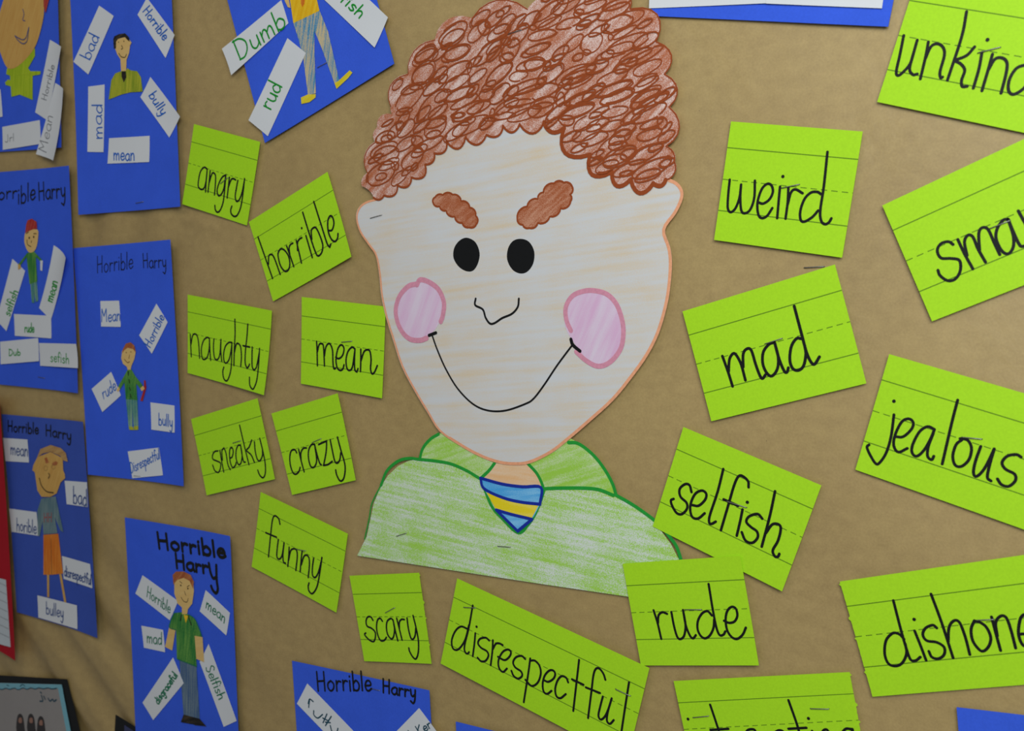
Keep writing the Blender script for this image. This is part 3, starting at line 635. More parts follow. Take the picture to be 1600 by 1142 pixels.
def scallop(pts, bul, k=6):
    out = []
    for i in range(len(pts)-1):
        a, b = pts[i], pts[i+1]; d = (b[0]-a[0], b[1]-a[1]); g = bul[i] if isinstance(bul, list) else bul
        for t in range(k):
            s = t/k; q = 4*s*(1-s)*g; q = g*math.sin(math.pi*s)**0.75 if 0 < s < 1 else 0
            out.append((a[0]+d[0]*s+d[1]*q, a[1]+d[1]*s-d[0]*q))
    out.append(pts[-1]); return out
for pts in ([(405, 168), (415, 142), (450, 132), (495, 130), (535, 160), (575, 190), (602, 228), (605, 268), (572, 282), (540, 262), (505, 232), (465, 205), (435, 185), (405, 168)],
            [(795, 245), (840, 185), (890, 150), (915, 120), (965, 78), (1010, 75), (1048, 92), (1038, 130), (1042, 160), (995, 195), (945, 232), (890, 262), (850, 285), (820, 270), (795, 245)]):
    sp = scallop([tH(*p) for p in pts], 0.22)
    br = sub('eyebrow', cutout(hd, sp[:-1], .00018, .0001), M_BROW, head)
    O = Mesh(); ribbon(O, hd, sp[:-1], 1.5*MM, .0003, True); sub('eyebrow_outline', O, M_BROWNINK, head)
staple(hd, (113, 240), (166, 225), H, boy, BASE, 0.0006)

tG = tf(GG)
outer = [(130, 915), (75, 862), (100, 800), (135, 655), (145, 590), (215, 528), (208, 492), (288, 340), (412, 182), (585, 82), (842, 40), (905, -15), (960, -80), (1120, -110), (1260, -70), (1318, 38), (1440, 190), (1478, 340), (1500, 492), (1485, 675), (1525, 745), (1482, 832)]
obul = [-.12, .18, .22, .2, .3, .1, .28, .22, .25, .25, .06, .1, .2, .2, .25, .42, .34, .32, .30, .2, .25]
inner = [(1482, 832), (1425, 848), (1320, 830), (1233, 795), (1132, 715), (1012, 592), (918, 565), (806, 575), (728, 582), (652, 625), (555, 635), (467, 655), (410, 710), (368, 762), (305, 822), (240, 858), (178, 905), (130, 915)]
ibul = [.35, .52, .55, .52, .45, .35, .42, .45, .35, .42, .5, .35, .3, .42, .38, .35, .3]
so = scallop([tG(*p) for p in outer], obul); si = scallop([tG(*p) for p in inner], ibul, 8)
hair = cutout(hr, so[:-1]+si[:-1], 0, .0004).build('hair', M_HAIR, boy, BASE)
O = Mesh()
for i in range(len(inner)-1):
    w_ = 3.0 if i < 6 else 1.7
    ribbon(O, hr, inset(si[i*8:i*8+9], -0.3 if i > 6 else 0.2), w_*MM, .00012+.00002*(i % 3))
for i, w_ in ((2, .9), (6, .9), (7, .7), (9, .9), (14, .9), (15, 1.1), (16, 1.1), (17, 1.1), (18, 1.1), (19, 1.0), (20, 1.0)):
    ribbon(O, hr, inset(so[i*6:i*6+7], 1.4), w_*MM, .00012+.00002*(i % 3))
def inside(p, Pn):
    c = False; n = len(Pn)
    for i in range(n):
        a, b = Pn[i], Pn[i-1]
        if (a[1] > p[1]) != (b[1] > p[1]) and p[0] < (b[0]-a[0])*(p[1]-a[1])/(b[1]-a[1])+a[0]: c = not c
    return c
hp = [tuple(((x-540)/.3375, y/.3375)) for x, y in so[:-1]+si[:-1]]
rh = random.Random(11); kk = 0; centres = []
# scribbled marker loops: (crop), then centre x, centre y, half length, half width, tilt for each loop
LOOPS = [((820, 0, .15625), """240 110 190 50 38;265 130 225 85 38;85 275 34 27 0;175 350 155 50 14;250 225 140 40 25;440 235 135 48 18;540 130 55 35 20;660 60 175 60 20;890 110 175 65 25;920 40 150 45 20
 920 240 180 75 25;1000 200 230 75 22;1000 320 150 30 30;860 370 27 32 0;670 430 125 95 42;480 440 135 52 42;620 520 38 30 0;530 570 60 35 25;930 500 195 55 22;1030 430 240 72 22
 1110 560 190 50 25;1190 560 210 48 28;1230 670 170 60 25;1220 800 120 40 30;510 740 215 80 24;550 720 165 45 22;540 805 175 48 25;890 890 205 55 20;930 960 180 55 22;880 770 185 60 25
 1210 940 170 50 28;1290 990 170 48 25;540 990 150 45 22;100 640 115 66 20;220 640 40 30 10;130 480 145 40 20;740 -40 180 50 25;480 -60 190 60 30;1010 -40 120 50 30"""),
 ((700, 90, .14375), """560 180 185 72 44;900 85 165 58 12;770 200 105 55 15;850 320 235 62 20;910 410 310 95 20;1040 490 150 60 15;1010 560 158 75 20;720 560 235 85 24;640 530 165 55 30;830 610 200 62 20
 480 610 62 26 80;550 645 180 40 10;170 480 165 48 28;220 580 210 72 30;125 625 62 28 10;215 690 88 40 25;240 740 235 75 25;130 390 170 62 25;1220 450 85 45 75;1400 210 195 62 20
 420 400 100 60 20;330 540 150 50 25;1440 450 175 50 22;1410 590 195 55 20;1290 680 90 60 0;560 790 120 50 30"""),
 ((600, 60, .12261), """520 200 170 75 35;520 240 195 85 33;500 460 185 100 45;330 650 125 55 25;430 600 120 45 15;220 590 165 38 60;330 770 235 110 48;255 930 112 46 15;920 180 180 75 25;800 100 72 25 30
 900 430 235 85 35;1090 370 75 24 80;920 570 195 75 30;950 710 225 62 25;620 860 275 110 47;690 930 165 55 35;930 980 88 36 10;660 1070 145 62 25"""),
 ((560, 120, .17513), """240 390 88 52 45;260 410 60 18 32;240 540 92 50 25;250 545 55 30 20;230 650 145 55 25;250 690 120 85 20;270 780 102 40 30;325 790 36 40 0;200 890 57 32 20;200 860 155 90 35
 200 1000 100 46 30;370 900 95 45 45;480 730 132 68 45;500 800 42 24 50;525 570 56 48 0;400 390 105 40 60;420 460 112 50 45;690 460 112 80 40;670 515 72 35 15;620 600 150 45 25;540 660 90 40 40;430 840 60 26 40"""),
 ((860, 120, .17516), """270 180 145 40 25;240 300 172 55 20;330 400 152 60 28;320 500 142 60 25;390 560 142 50 25;420 430 112 45 25;560 100 182 45 22;590 180 172 50 20;570 310 132 45 15;550 430 112 45 18
 850 200 165 55 30;890 240 180 42 30;880 320 185 60 25;900 420 110 35 20;880 510 122 50 20;1000 410 48 56 0;1040 455 72 24 50;620 540 112 55 30;600 610 86 40 15;540 630 155 70 40
 620 700 172 70 25;700 690 78 50 25;580 750 125 60 15;710 810 160 50 25;850 690 172 60 28;900 810 190 70 25;870 880 130 48 20;680 860 62 25 10;850 60 150 40 30"""),
 ((640, 0, .14013), """180 590 152 65 38;480 370 205 90 40;480 430 155 80 35;420 510 62 25 30;520 590 175 80 25;760 350 170 72 50;830 300 68 88 0;950 210 140 60 45;1060 260 172 60 42;1180 270 162 50 45
 860 590 205 75 45;940 600 112 50 48;1080 460 56 46 0;1130 550 145 88 60;1080 640 88 60 20;1400 560 185 50 25;1000 820 205 75 43;160 800 162 108 45""")]
for crop, txt in LOOPS:
    t = tf(crop)
    for row in txt.replace('\n', ';').split(';'):
        cx, cy, a, b, ang = map(float, row.split()); ang = math.radians(ang); ph = rh.uniform(0, 6.28); n = 24; k = int(n*rh.uniform(1.0, 1.3)); pts = []
        w1, w2 = rh.uniform(0, 6), rh.uniform(0, 6)
        for i in range(k):
            th = ph+2*math.pi*i/n; f = 1+.05*math.sin(2*th+w1)-.1*i/k; ex, ey = a*f*math.cos(th), b*(1+.1*math.sin(th+w2)-.15*i/k)*math.sin(th)
            pts.append(t(cx+ex*math.cos(ang)+ey*math.sin(ang), cy-ex*math.sin(ang)+ey*math.cos(ang)))
        if sum(inside(((x-540)/.3375, y/.3375), hp) for x, y in pts) == len(pts):
            ribbon(O, hr, smooth(pts, 2), rh.uniform(1.0, 1.4)*MM, .00018+.0000025*kk); kk += 1; centres.append((*t(cx, cy), math.hypot(t(a, 0)[0]-t(0, 0)[0], 0)))
for _ in range(3000):
    x, y = tG(rh.uniform(60, 1560), rh.uniform(-60, 900)); right = x > 880
    if min(math.hypot((x-c[0])*.8+(y-c[1])*.55, ((y-c[1])*.8-(x-c[0])*.55)*1.7)-c[2]*.66 for c in centres) < 9: continue
    a = rh.uniform(12, 27); b = a*rh.uniform(.3, .5); ang = math.radians(rh.uniform(24, 36) if right else rh.uniform(32, 50)); ph = rh.uniform(0, 6.28)
    pts = [(x+a*(1-.006*i)*math.cos(ph+.26*i)*math.cos(ang)+b*(1-.008*i)*math.sin(ph+.26*i)*math.sin(ang), y-a*(1-.006*i)*math.cos(ph+.26*i)*math.sin(ang)+b*(1-.008*i)*math.sin(ph+.26*i)*math.cos(ang)) for i in range(29)]
    if all(inside(((p-540)/.3375, q/.3375), hp) for p, q in pts):
        ribbon(O, hr, smooth(pts, 2), rh.uniform(1.0, 1.4)*MM, .00018+.0000025*kk); kk += 1; centres.append((x, y, a))
sub('curls', O, M_BROWNINK, hair)
staple(hr, (752, 158), (815, 138), GG, boy, BASE, 0.0006)

# ------------------------------------------------------------------ pupils' blue posters
GP = "pupils' blue construction paper posters"
CA, CB, CC, CD, CE, CF, CK = (0, 0, .23651), (0, 240, .23651), (0, 450, .28907), (0, 640, .31527), (0, 840, .26438), (260, 0, .26264), (1040, 0, .35)
def poster(label, mat, corners, h=1.0, lifts=(0, 2, 2, 1), wavy=0.6, seed=1, name='poster', group=GP, bow=0.0):
    """corners: function of height giving TL TR BR BL in board metres"""
    lf = [v*MM for v in lifts]; c0, c1 = corners(h*MM), corners((h+bow)*MM)
    sh = Sheet([c0[0], c1[1], c1[2], c0[3]], [h*MM]*4, lf, wavy*MM, seed, 2.2, bow*MM)
    b = sh.base(); root = empty(name, b); tag(root, label, 'poster', group)
    sh.mesh(26, 0.0004).build('sheet', mat, root, b, True)
    root_data = (root, sh, b); return root_data
def slip(P, quad, crop, text, p0, p1, up, mat, w=1.1, lifts=(.3, .4, .3, .2), label=None, strokes=None, jit=.06, off=.5):
    root, sh, b = P; t = tf(crop); q = [t(*c) for c in quad]; hs = []
    for c in q:
        p = sh.at(*c, 0); hs.append(-p[1]+off*MM)
    s = Sheet.px(q, hs, [v*MM for v in lifts])
    o = s.mesh(8, 0.0002).build('word_slip', M_WHITE, root, b, True)
    st = strokes if strokes is not None else word(text, p0, p1, up, crop, jit)
    if st: draw(s, st, PX, w*MM, off=.0002).build('lettering', mat, o, b)
    if label is None and text: label = 'white slip reading "%s"' % text
    if label: o['label'] = label
    return s
def title(P, words, mat, w):
    root, sh, b = P; M = Mesh(); st = []
    for (t, p0, p1, up, crop) in words: st += word(t, p0, p1, up, crop)
    draw(sh, st, PX, w*MM, M, off=.0002).build('title_lettering', mat, root, b)
def bit(P, name, st, crop, mat, off=.7, n=0, parent=None, label=None):
    root, sh, b = P
    o = cutout(sh, poly(st, crop, n), off*MM, .0002).build(name, mat, parent or root, b)
    if label: o['label'] = label
    return o
def pen(P, name, st, crop, mat, w=.8, off=.95, parent=None, dots=(), dot=None):
    root, sh, b = P
    return draw(sh, st, crop, w*MM, off=off*MM, dots=dots, dot=dot).build(name, mat, parent or root, b)
def pst(P, a, c, crop): return staple(P[1], a, c, crop, P[0], P[2], 0.0006)
def pxq(*q): return lambda h: [W(*p, h) for p in q]
def from_bottom(BL, BR, H_): 
    def f(h):
        a, c = W(*BL, h), W(*BR, h); l = math.dist(a, c); n = (-(c[1]-a[1])/l*H_*MM, (c[0]-a[0])/l*H_*MM)
        return [(a[0]+n[0], a[1]+n[1]), (c[0]+n[0], c[1]+n[1]), c, a]
    return f
def from_top(TL, TR, H_, wid=None):
    def f(h):
        a, c = W(*TL, h), W(*TR, h); l = math.dist(a, c); e = ((c[0]-a[0])/l, (c[1]-a[1])/l)
        if wid: c = (a[0]+e[0]*wid*MM, a[1]+e[1]*wid*MM)
        n = (-e[1]*H_*MM, e[0]*H_*MM)
        return [a, c, (c[0]-n[0], c[1]-n[1]), (a[0]-n[0], a[1]-n[1])]
    return f
def from_right(TR, BR, wid, tall=None):
    def f(h):
        t, c = W(*TR, h), W(*BR, h); l = math.dist(t, c); d = ((t[0]-c[0])/l, (t[1]-c[1])/l)
        if tall: t = (c[0]+d[0]*tall*MM, c[1]+d[1]*tall*MM)
        e = (d[1]*wid*MM, -d[0]*wid*MM)
        return [(t[0]-e[0], t[1]-e[1]), t, c, (c[0]-e[0], c[1]-e[1])]
    return f

# poster in the top left corner
P = poster('blue poster in the top left corner with a big tan egg-shaped head', M_BLUE, from_right((90.9, -4), (97.2, 230.5), 154, 234), lifts=(0, 1, 1, .5), seed=2, bow=4)
sh_ = bit(P, 'shirt', '230 320 230 370 185 450 200 470 268 470 265 492 215 500 215 660 130 625 75 640 65 500 40 490 45 455 60 430 180 330', CA, M_KLIME)
bit(P, 'arm', '70 530 52 525 32 545 38 562 70 570', CA, M_KLIME)
hd_ = bit(P, 'head', '292 -60 290 60 285 120 262 220 230 310 180 380 120 435 70 455 38 435 10 370 -10 300 -20 180 10 40 60 -70 180 -110', CA, M_SKIN2, 1.0, 4)
pen(P, 'face_drawing', '98 235 115 262 150 288 178 268 190 180|98 235 120 250 150 262 172 245 190 180|150 60 158 95 150 130 165 138', CA, M_NAVYINK, .9, 2.0, hd_)
bit(P, 'hair', '285 -60 330 -60 322 0 300 85 288 40', CA, M_KRED, 1.2, 0, hd_)
slip(P, [(330, 263), (402, 308), (308, 792), (232, 742)], CA, 'Horrible', (305, 665), (360, 435), (-18, -7), M_PENCIL, .8, (1, 2.5, .3, .3))
slip(P, [(365, 548), (415, 585), (350, 1060), (237, 1018)], CA, 'Mean', (305, 1010), (350, 770), (-28, -12), M_PENCIL, .8, (1, 3, 6, 2), off=1.2)
slip(P, [(15, 838), (262, 793), (268, 950), (18, 990)], CA, 'Jrl', (32, 942), (92, 930), (0, -26), M_PENCIL, .8, label='white slip with faint pencil writing')
pst(P, (137, 902), (175, 890), CA)
slip(P, [(-90, 600), (2, 590), (16, 770), (-80, 790)], CA, '', None, None, None, M_PENCIL, label='white slip cut by the left edge', strokes=[])

# bust poster
P = poster('blue poster with a dark-haired bust in an olive shirt and five white slips', M_BLUE, from_bottom((127.7, 335.8), (282.6, 322.8), 236), lifts=(0, 0, .5, 3.5), seed=3, bow=3)
slip(P, [(655, 37), (750, 105), (583, 492), (485, 408)], CA, 'bad', (592, 400), (655, 245), (-36, -18), M_BLUEINK, 1.3)
slip(P, [(970, -15), (1152, 230), (1093, 383), (908, 97)], CA, 'Horrible', (942, 75), (1080, 268), (24, -22), M_BLUEINK, 1.3)
slip(P, [(993, 508), (1188, 770), (1118, 908), (927, 642)], CA, 'bully', (980, 632), (1068, 762), (26, -18), M_BLUEINK, 1.3, (1, 1, .5, .5))
slip(P, [(583, 572), (690, 558), (683, 1005), (577, 1003)], CA, 'mad', (676, 918), (672, 690), (-36, 0), M_BLUEINK, 1.3)
slip(P, [(720, 913), (988, 897), (985, 1070), (710, 1081)], CA, 'mean', (750, 1058), (888, 1060), (0, -45), M_BLUEINK, 1.4)
bit(P, 'shirt', '735 530 760 485 800 470 830 470 840 450 865 465 905 470 930 510 942 605 860 610 800 625 717 658 728 580', CA, M_KOLIVE)
bit(P, 'tie', '803 472 830 472 834 510 818 545 803 505', CA, M_KBLACK, .95)
hd_ = bit(P, 'head', '755 265 762 325 775 360 795 390 800 470 832 468 835 395 852 350 858 300 868 282 855 262 830 235 790 230 755 250', CA, M_SKIN, .9)
bit(P, 'hair', '752 320 748 260 755 240 785 225 825 220 850 245 856 275 840 262 825 245 800 250 778 258 766 275 765 320', CA, M_KBLACK, 1.1, 0, hd_)
pen(P, 'face_drawing', '803 300 810 318 800 325|785 352 800 374 825 378 835 358', CA, M_BLACK, .7, 1.2, hd_, dots=[(782, 277), (818, 272)], dot=1.2*MM)
pst(P, (895, 328), (945, 318), CB)

# tilted poster at the top
P = poster('tilted blue poster at the top with legs in blue jeans and yellow shoes', M_BLUE, from_bottom((415.5, 223.5), (617.7, 99.8), 236), lifts=(0, 1, 1.2, 1), seed=4)
slip(P, [(330, 290), (683, 0), (725, 138), (385, 447)], CF, 'Dumb', (435, 358), (715, 152), (-23, -58), M_GREENINK, 1.7, (1.5, .3, .3, 1.5), jit=.02)
slip(P, [(720, 227), (828, 315), (603, 810), (488, 715)], CF, 'rud', (618, 655), (690, 515), (-42, -22), M_GREENINK, 1.5)
slip(P, [(818, -116), (897, -296), (1317, 103), (1238, 283)], CF, 'selfish', (935, -80), (1148, 108), (26, -28), M_GREENINK, 1.5, (.3, .3, .3, 1.2))
bit(P, 'trousers', '755 138 910 62 960 185 1028 480 1000 495 925 290 880 180 880 300 888 555 842 565 815 350 785 230', CF, M_KJEAN)
bit(P, 'shirt', '690 -150 712 -70 735 0 755 138 910 64 895 0 886 -80 870 -190 790 -215 720 -200', CF, M_KYEL, .8)
hd_ = bit(P, 'head', '770 -215 735 -260 728 -330 760 -385 815 -395 850 -350 855 -280 825 -225', CF, M_SKIN, 1.0, 3)
bit(P, 'hair', '732 -325 740 -370 790 -405 840 -380 852 -335 820 -365 780 -362 750 -345', CF, M_KBROWN, 1.2, 0, hd_)
pen(P, 'face_drawing', '770 -270 790 -250 818 -262', CF, M_BLACK, .8, 1.3, hd_, dots=[(772, -315), (815, -322)], dot=1.8*MM)
bit(P, 'arm', '690 -150 676 -90 690 -40 706 10 722 42 737 47 726 -10 712 -70', CF, M_SKIN, .9)
bit(P, 'emblem', '800 -10 822 0 820 20 808 42 800 20', CF, M_KORANGE, 1.0)
bit(P, 'shoe', '800 580 840 562 888 560 886 580 850 608 803 618', CF, M_KSHOE, .9)
bit(P, 'shoe', '1000 495 1025 480 1090 418 1106 432 1080 465 1012 528', CF, M_KSHOE, .9)
pst(P, (898, 403), (958, 370), CF)

# poster at the top right with two white sheets
P = poster('blue poster at the top edge right of the hair with two white sheets', M_BLUE, from_bottom((1016, 25), (1388.3, 42), 236), h=1.0, lifts=(0, .3, .4, .2), seed=5)
slip(P, [(1022, -220), (1192, -236), (1197.5, 5), (1014, 13)], PX, '', None, None, None, M_PENCIL, label='left white sheet', strokes=[], lifts=(0, 0, .8, .3))
slip(P, [(1196, -236), (1410, -215), (1378, 13), (1197, 5.5)], PX, '', None, None, None, M_PENCIL, label='right white sheet', strokes=[], lifts=(0, 0, .3, .8), off=.8)

# poster with the boy holding a stick
P = poster('blue poster at middle left with a boy in green holding a stick', M_BLUE, pxq((115.3, 387.8), (266.8, 374.3), (288.5, 759.3), (141.6, 740.5)), lifts=(.5, .5, 1, 3), seed=6, bow=3)
title(P, [('Horrible', (640, 790), (878, 755), (0, -58), CB), ('Harry', (945, 755), (1098, 752), (-2, -50), CB)], M_BLACK, 1.1)
slip(P, [(542, 70), (643, 68), (652, 210), (546, 208)], CC, 'Mean', (548, 182), (650, 176), (0, -36), M_BLUEINK, 1.2)
slip(P, [(845, 85), (905, 185), (820, 355), (752, 255)], CC, 'Horrible', (812, 325), (888, 158), (-19, -14), M_BLUEINK, 1.2)
slip(P, [(600, 453), (653, 580), (553, 670), (495, 545)], CC, 'rude', (560, 602), (630, 548), (-8, -33), M_BLUEINK, 1.2)
slip(P, [(813, 618), (942, 635), (943, 782), (818, 765)], CC, 'bully', (857, 738), (932, 752), (0, -34), M_BLUEINK, 1.2)
slip(P, [(690, 883), (858, 862), (880, 1012), (715, 1028)], CC, 'Disrespectful', (708, 1000), (865, 920), (-4, -30), M_BLUEINK, 1.1)
pst(P, (722, 1015), (762, 1018), CC)
bit(P, 'trousers', '680 600 742 605 747 750 722 750 715 640 715 750 695 750', CC, M_KTEAL)
bit(P, 'shoe', '695 748 718 750 722 768 698 766', CC, M_KOLIVE, .9); bit(P, 'shoe', '722 748 746 745 747 766 725 768', CC, M_KOLIVE, .9)
bit(P, 'shirt', '690 440 710 440 730 475 770 525 758 545 735 515 742 606 680 600 672 510 648 548 638 532 665 485', CC, M_KGREEN, .85)
pen(P, 'buttons', '692 452 694 470|697 495 700 512|700 538 704 552|705 575 708 592', CC, M_BLACK, 1.2, 1.15)
bit(P, 'hand', '640 532 648 548 638 562 630 552', CC, M_SKIN, 1.0); bit(P, 'hand', '758 542 772 528 782 545 766 558', CC, M_SKIN, 1.0)
bit(P, 'stick', '778 498 786 500 790 540 770 612 758 608 778 545', CC, M_KRED, .95)
hd_ = bit(P, 'head', '660 340 655 380 665 410 685 425 690 442 705 442 710 420 725 385 733 345 725 310 690 305', CC, M_SKIN, .9)
bit(P, 'hair', '660 352 665 328 680 300 705 293 725 310 733 348 720 330 690 322 672 335', CC, M_KBROWN, 1.1, 0, hd_)
pen(P, 'face_drawing', '700 362 696 380|672 385 688 402 700 398', CC, M_ORANGEPEN, .7, 1.2, hd_, dots=[(682, 348), (707, 345)], dot=1.3*MM)

# poster with the red cap, at the left edge
P = poster('blue poster at the left edge with a boy in a red cap and five slips', M_BLUE, from_right((108.8, 258.9), (122.9, 614.2), 153), lifts=(.5, 1, 1, 2), seed=7, bow=5)
title(P, [('Horr', (-75, 318), (112, 290), (0, -48), CB), ('ible', (118, 335), (232, 300), (0, -62), CB), ('Harry', (255, 308), (432, 288), (-2, -62), CB)], M_BLACK, 1.9)
slip(P, [(82, 695), (165, 775), (42, 1172), (-25, 1100)], CB, 'selfish', (62, 1075), (120, 915), (-24, -12), M_GREENINK, 1.4)
slip(P, [(355, 605), (432, 690), (335, 1100), (258, 1020)], CB, 'mean', (347, 985), (382, 850), (-28, -12), M_GREENINK, 1.5, (5, 6, .4, .4))
slip(P, [(75, 140), (275, 150), (277, 272), (80, 258)], CC, 'rude', (133, 240), (184, 238), (0, -26), M_GREENINK, 1.4, off=.6)
slip(P, [(0, 290), (205, 270), (210, 395), (3, 412)], CC, 'Dub', (48, 366), (110, 362), (0, -18), M_GREENINK, 1.3, (.3, .3, .6, .3), off=.9, label='white slip with short green writing')
slip(P, [(210, 297), (410, 302), (420, 433), (217, 420)], CC, 'sefish', (272, 396), (372, 408), (0, -28), M_GREENINK, 1.1, (.3, 1.5, 1.5, .3), off=.7, label='white slip with thin green writing')
pst(P, (205, 480), (240, 487), CC)
bit(P, 'trousers', '200 855 242 845 252 972 236 980 222 900 228 985 210 985', CB, M_KTEAL)
bit(P, 'shirt', '180 655 225 648 275 700 268 712 235 682 245 845 195 862 175 682 132 740 122 730', CB, M_KGREEN, .85)
bit(P, 'hand', '118 728 134 735 138 755 120 768', CB, M_SKIN2, 1.3); bit(P, 'forearm', '265 706 282 706 278 775 266 770', CB, M_WHITE, .95)
hd_ = bit(P, 'head', '175 515 245 500 250 560 235 630 205 655 180 640 162 590 162 545', CB, M_SKIN, .9, 3)
bit(P, 'cap', '166 525 172 470 182 440 210 430 240 450 244 495 215 500 190 512', CB, M_KRED, 1.1, 0, hd_)
pen(P, 'face_drawing', '178 570 182 600 205 615|208 575 206 588|172 528 188 518|222 528 240 528', CB, M_BLACK, .8, 1.2, hd_, dots=[(193, 556), (222, 550)], dot=2.4*MM)

# dark blue poster with the orange shorts
P = poster('dark blue poster at the left with a boy in orange shorts', M_NAVY, pxq((3.2, 646.9), (130.2, 658.9), (153.5, 996.3), (30, 955.3)), lifts=(.3, .5, 1, 2.5), seed=8, bow=3)
title(P, [('Horrible', (38, 108), (190, 120), (0, -28), CD), ('Harry', (226, 128), (352, 150), (0, -29), CD)], M_BLACK, 1.9)
slip(P, [(13, 140), (135, 148), (143, 262), (27, 255)], CD, 'mean', (52, 220), (138, 232), (0, -34), M_NAVYINK, 1.4)
slip(P, [(320, 352), (430, 360), (433, 483), (330, 468)], CD, 'bad', (362, 464), (430, 478), (0, -44), M_NAVYINK, 1.5)
slip(P, [(45, 490), (180, 508), (190, 625), (57, 605)], CD, 'horible', (82, 600), (180, 614), (0, -34), M_NAVYINK, 1.3)
slip(P, [(307, 725), (445, 765), (457, 885), (315, 838)], CD, 'disrespectful', (318, 822), (452, 868), (0, -27), M_NAVYINK, 1.3)
slip(P, [(185, 920), (380, 970), (383, 1088), (190, 1030)], CD, 'bulley', (228, 1012), (314, 1032), (0, -32), M_NAVYINK, 1.3, off=1.0)
bit(P, 'leg', '233 815 243 815 243 930 234 928', CD, M_SKIN2, .7); bit(P, 'leg', '293 812 304 815 328 955 318 955', CD, M_SKIN2, .7)
sh_ = bit(P, 'shorts', '215 620 288 615 312 812 260 818 255 818 215 818', CD, M_KORANGE, .8)
pen(P, 'seam', '252 640 256 815', CD, M_ORANGEPEN, .7, 1.0, sh_)
sh_ = bit(P, 'shirt', '205 440 275 430 290 500 313 606 300 600 270 530 284 612 215 617 210 550 196 628 187 620 185 500', CD, M_KGREY, .9)
draw(P[1], word('HH', (217, 558), (257, 556), (0, -24), CD, 0), PX, .9*MM, off=1.1*MM).build('lettering', M_REDINK, sh_, P[2])
hd_ = bit(P, 'head', '185 235 165 275 160 300 172 310 185 400 205 432 250 432 280 415 300 360 322 340 320 320 312 300 310 240 250 210', CD, M_SKIN2, 1.0)
bit(P, 'hair', '183 238 200 195 250 175 300 190 325 215 335 258 310 250 300 230 250 208 210 218', CD, M_KSAND, 1.2, 0, hd_)
pen(P, 'face_drawing', '240 315 246 325 240 340|195 340 205 375 230 405 265 412', CD, M_BLACK, 1.3, 1.3, hd_)
pen(P, 'eye_drawing', '216 290 226 278 236 290 226 304 216 290|254 284 264 272 274 284 264 296 254 284', CD, M_ORANGEPEN, .35, 1.3, hd_)
bit(P, 'eyebrow', '220 240 232 236 242 262 228 268', CD, M_KBROWN, 1.25, 0, hd_); bit(P, 'eyebrow', '258 266 276 254 286 262 280 276 260 276', CD, M_KBROWN, 1.25, 0, hd_)

# poster with the bold black title
P = poster('blue poster at lower left with a bold black title', M_BLUE, from_top((196.6, 808), (360, 837.5), 236), lifts=(1, .5, .5, 1), seed=9, bow=3.5)
T1 = (200, 820, .12257)
title(P, [('Horrible', (385, 292), (1245, 425), (-12, -106), T1)], M_BLACK, 3.5)
M2 = Mesh(); draw(P[1], word('Harr', (612, 548), (1020, 622), (-8, -98), T1, .02) + parse('1030 490 1050 600 1085 680 1130 665|1125 515 1130 700 1145 820 1120 870 1080 830 1060 780', T1), PX, 3.3*MM, M2, off=.0002).build('title_lettering', M_BLACK, P[0], P[2])
slip(P, [(842, 222), (1052, 375), (1003, 488), (800, 330)], CE, 'Horrible', (866, 348), (1004, 448), (4, -33), M_DGREENINK, 1.1)
slip(P, [(1215, 310), (1358, 445), (1337, 578), (1180, 435)], CE, 'mean', (1215, 412), (1326, 505), (6, -32), M_DGREENINK, 1.2)
slip(P, [(835, 520), (963, 545), (975, 677), (850, 650)], CE, 'mad', (868, 618), (956, 634), (0, -38), M_DGREENINK, 1.2)
slip(P, [(1022, 708), (1085, 860), (905, 1078), (842, 975)], CE, 'disgraceful', (935, 985), (1050, 815), (-16, -14), M_DGREENINK, 1.6, label='white slip with smudged green writing')
slip(P, [(1232, 628), (1398, 1083), (1322, 1118), (1180, 735)], CE, 'Selfish', (1212, 768), (1292, 958), (24, -10), M_DGREENINK, 1.2)
bit(P, 'jeans', '1060 725 1160 760 1180 1075 1085 1052', CE, M_KDENIM)
bit(P, 'shoe', '1085 1045 1130 1058 1150 1105 1068 1090', CE, M_KBLACK, .9); bit(P, 'shoe', '1130 1058 1178 1070 1218 1115 1150 1108', CE, M_KBLACK, .95)
bit(P, 'arm', '1000 525 1037 542 1017 667 975 645', CE, M_SKIN, .9); bit(P, 'arm', '1150 580 1196 588 1205 735 1160 716', CE, M_SKIN, 1.2)
sh_ = bit(P, 'shirt', '1030 445 1075 440 1115 455 1150 480 1192 585 1150 582 1162 762 1045 715 1040 545 1000 530 1015 480', CE, M_KGREEN, 1.0)
pen(P, 'shirt_outline', '1030 445 1012 485 1000 530 1040 545|1115 455 1150 480 1175 530 1192 585|1046 716 1162 762', CE, M_DGREENINK, .9, 1.25, sh_)
pen(P, 'collar_drawing', '1072 455 1066 490|1112 462 1130 515', CE, M_KBLACK, 1.4, 1.25, sh_)
bit(P, 'undershirt', '1085 455 1112 462 1098 505', CE, M_KYEL, 1.25, 0, sh_)
hd_ = bit(P, 'head', '1030 265 1030 330 1050 390 1075 412 1075 452 1105 452 1110 422 1135 390 1145 320 1142 270 1100 235 1060 240', CE, M_SKIN, 1.1)
bit(P, 'hair', '1020 220 1040 200 1085 200 1125 220 1145 260 1140 300 1120 255 1085 237 1045 250 1025 278', CE, M_KBROWN, 1.3, 0, hd_)
pen(P, 'face_drawing', '1062 258 1076 270|1106 290 1118 282|1090 318 1098 340|1070 352 1085 375 1105 380 1112 358', CE, M_BLACK, .6, 1.35, hd_, dots=[(1068, 282), (1110, 300)], dot=1.8*MM)

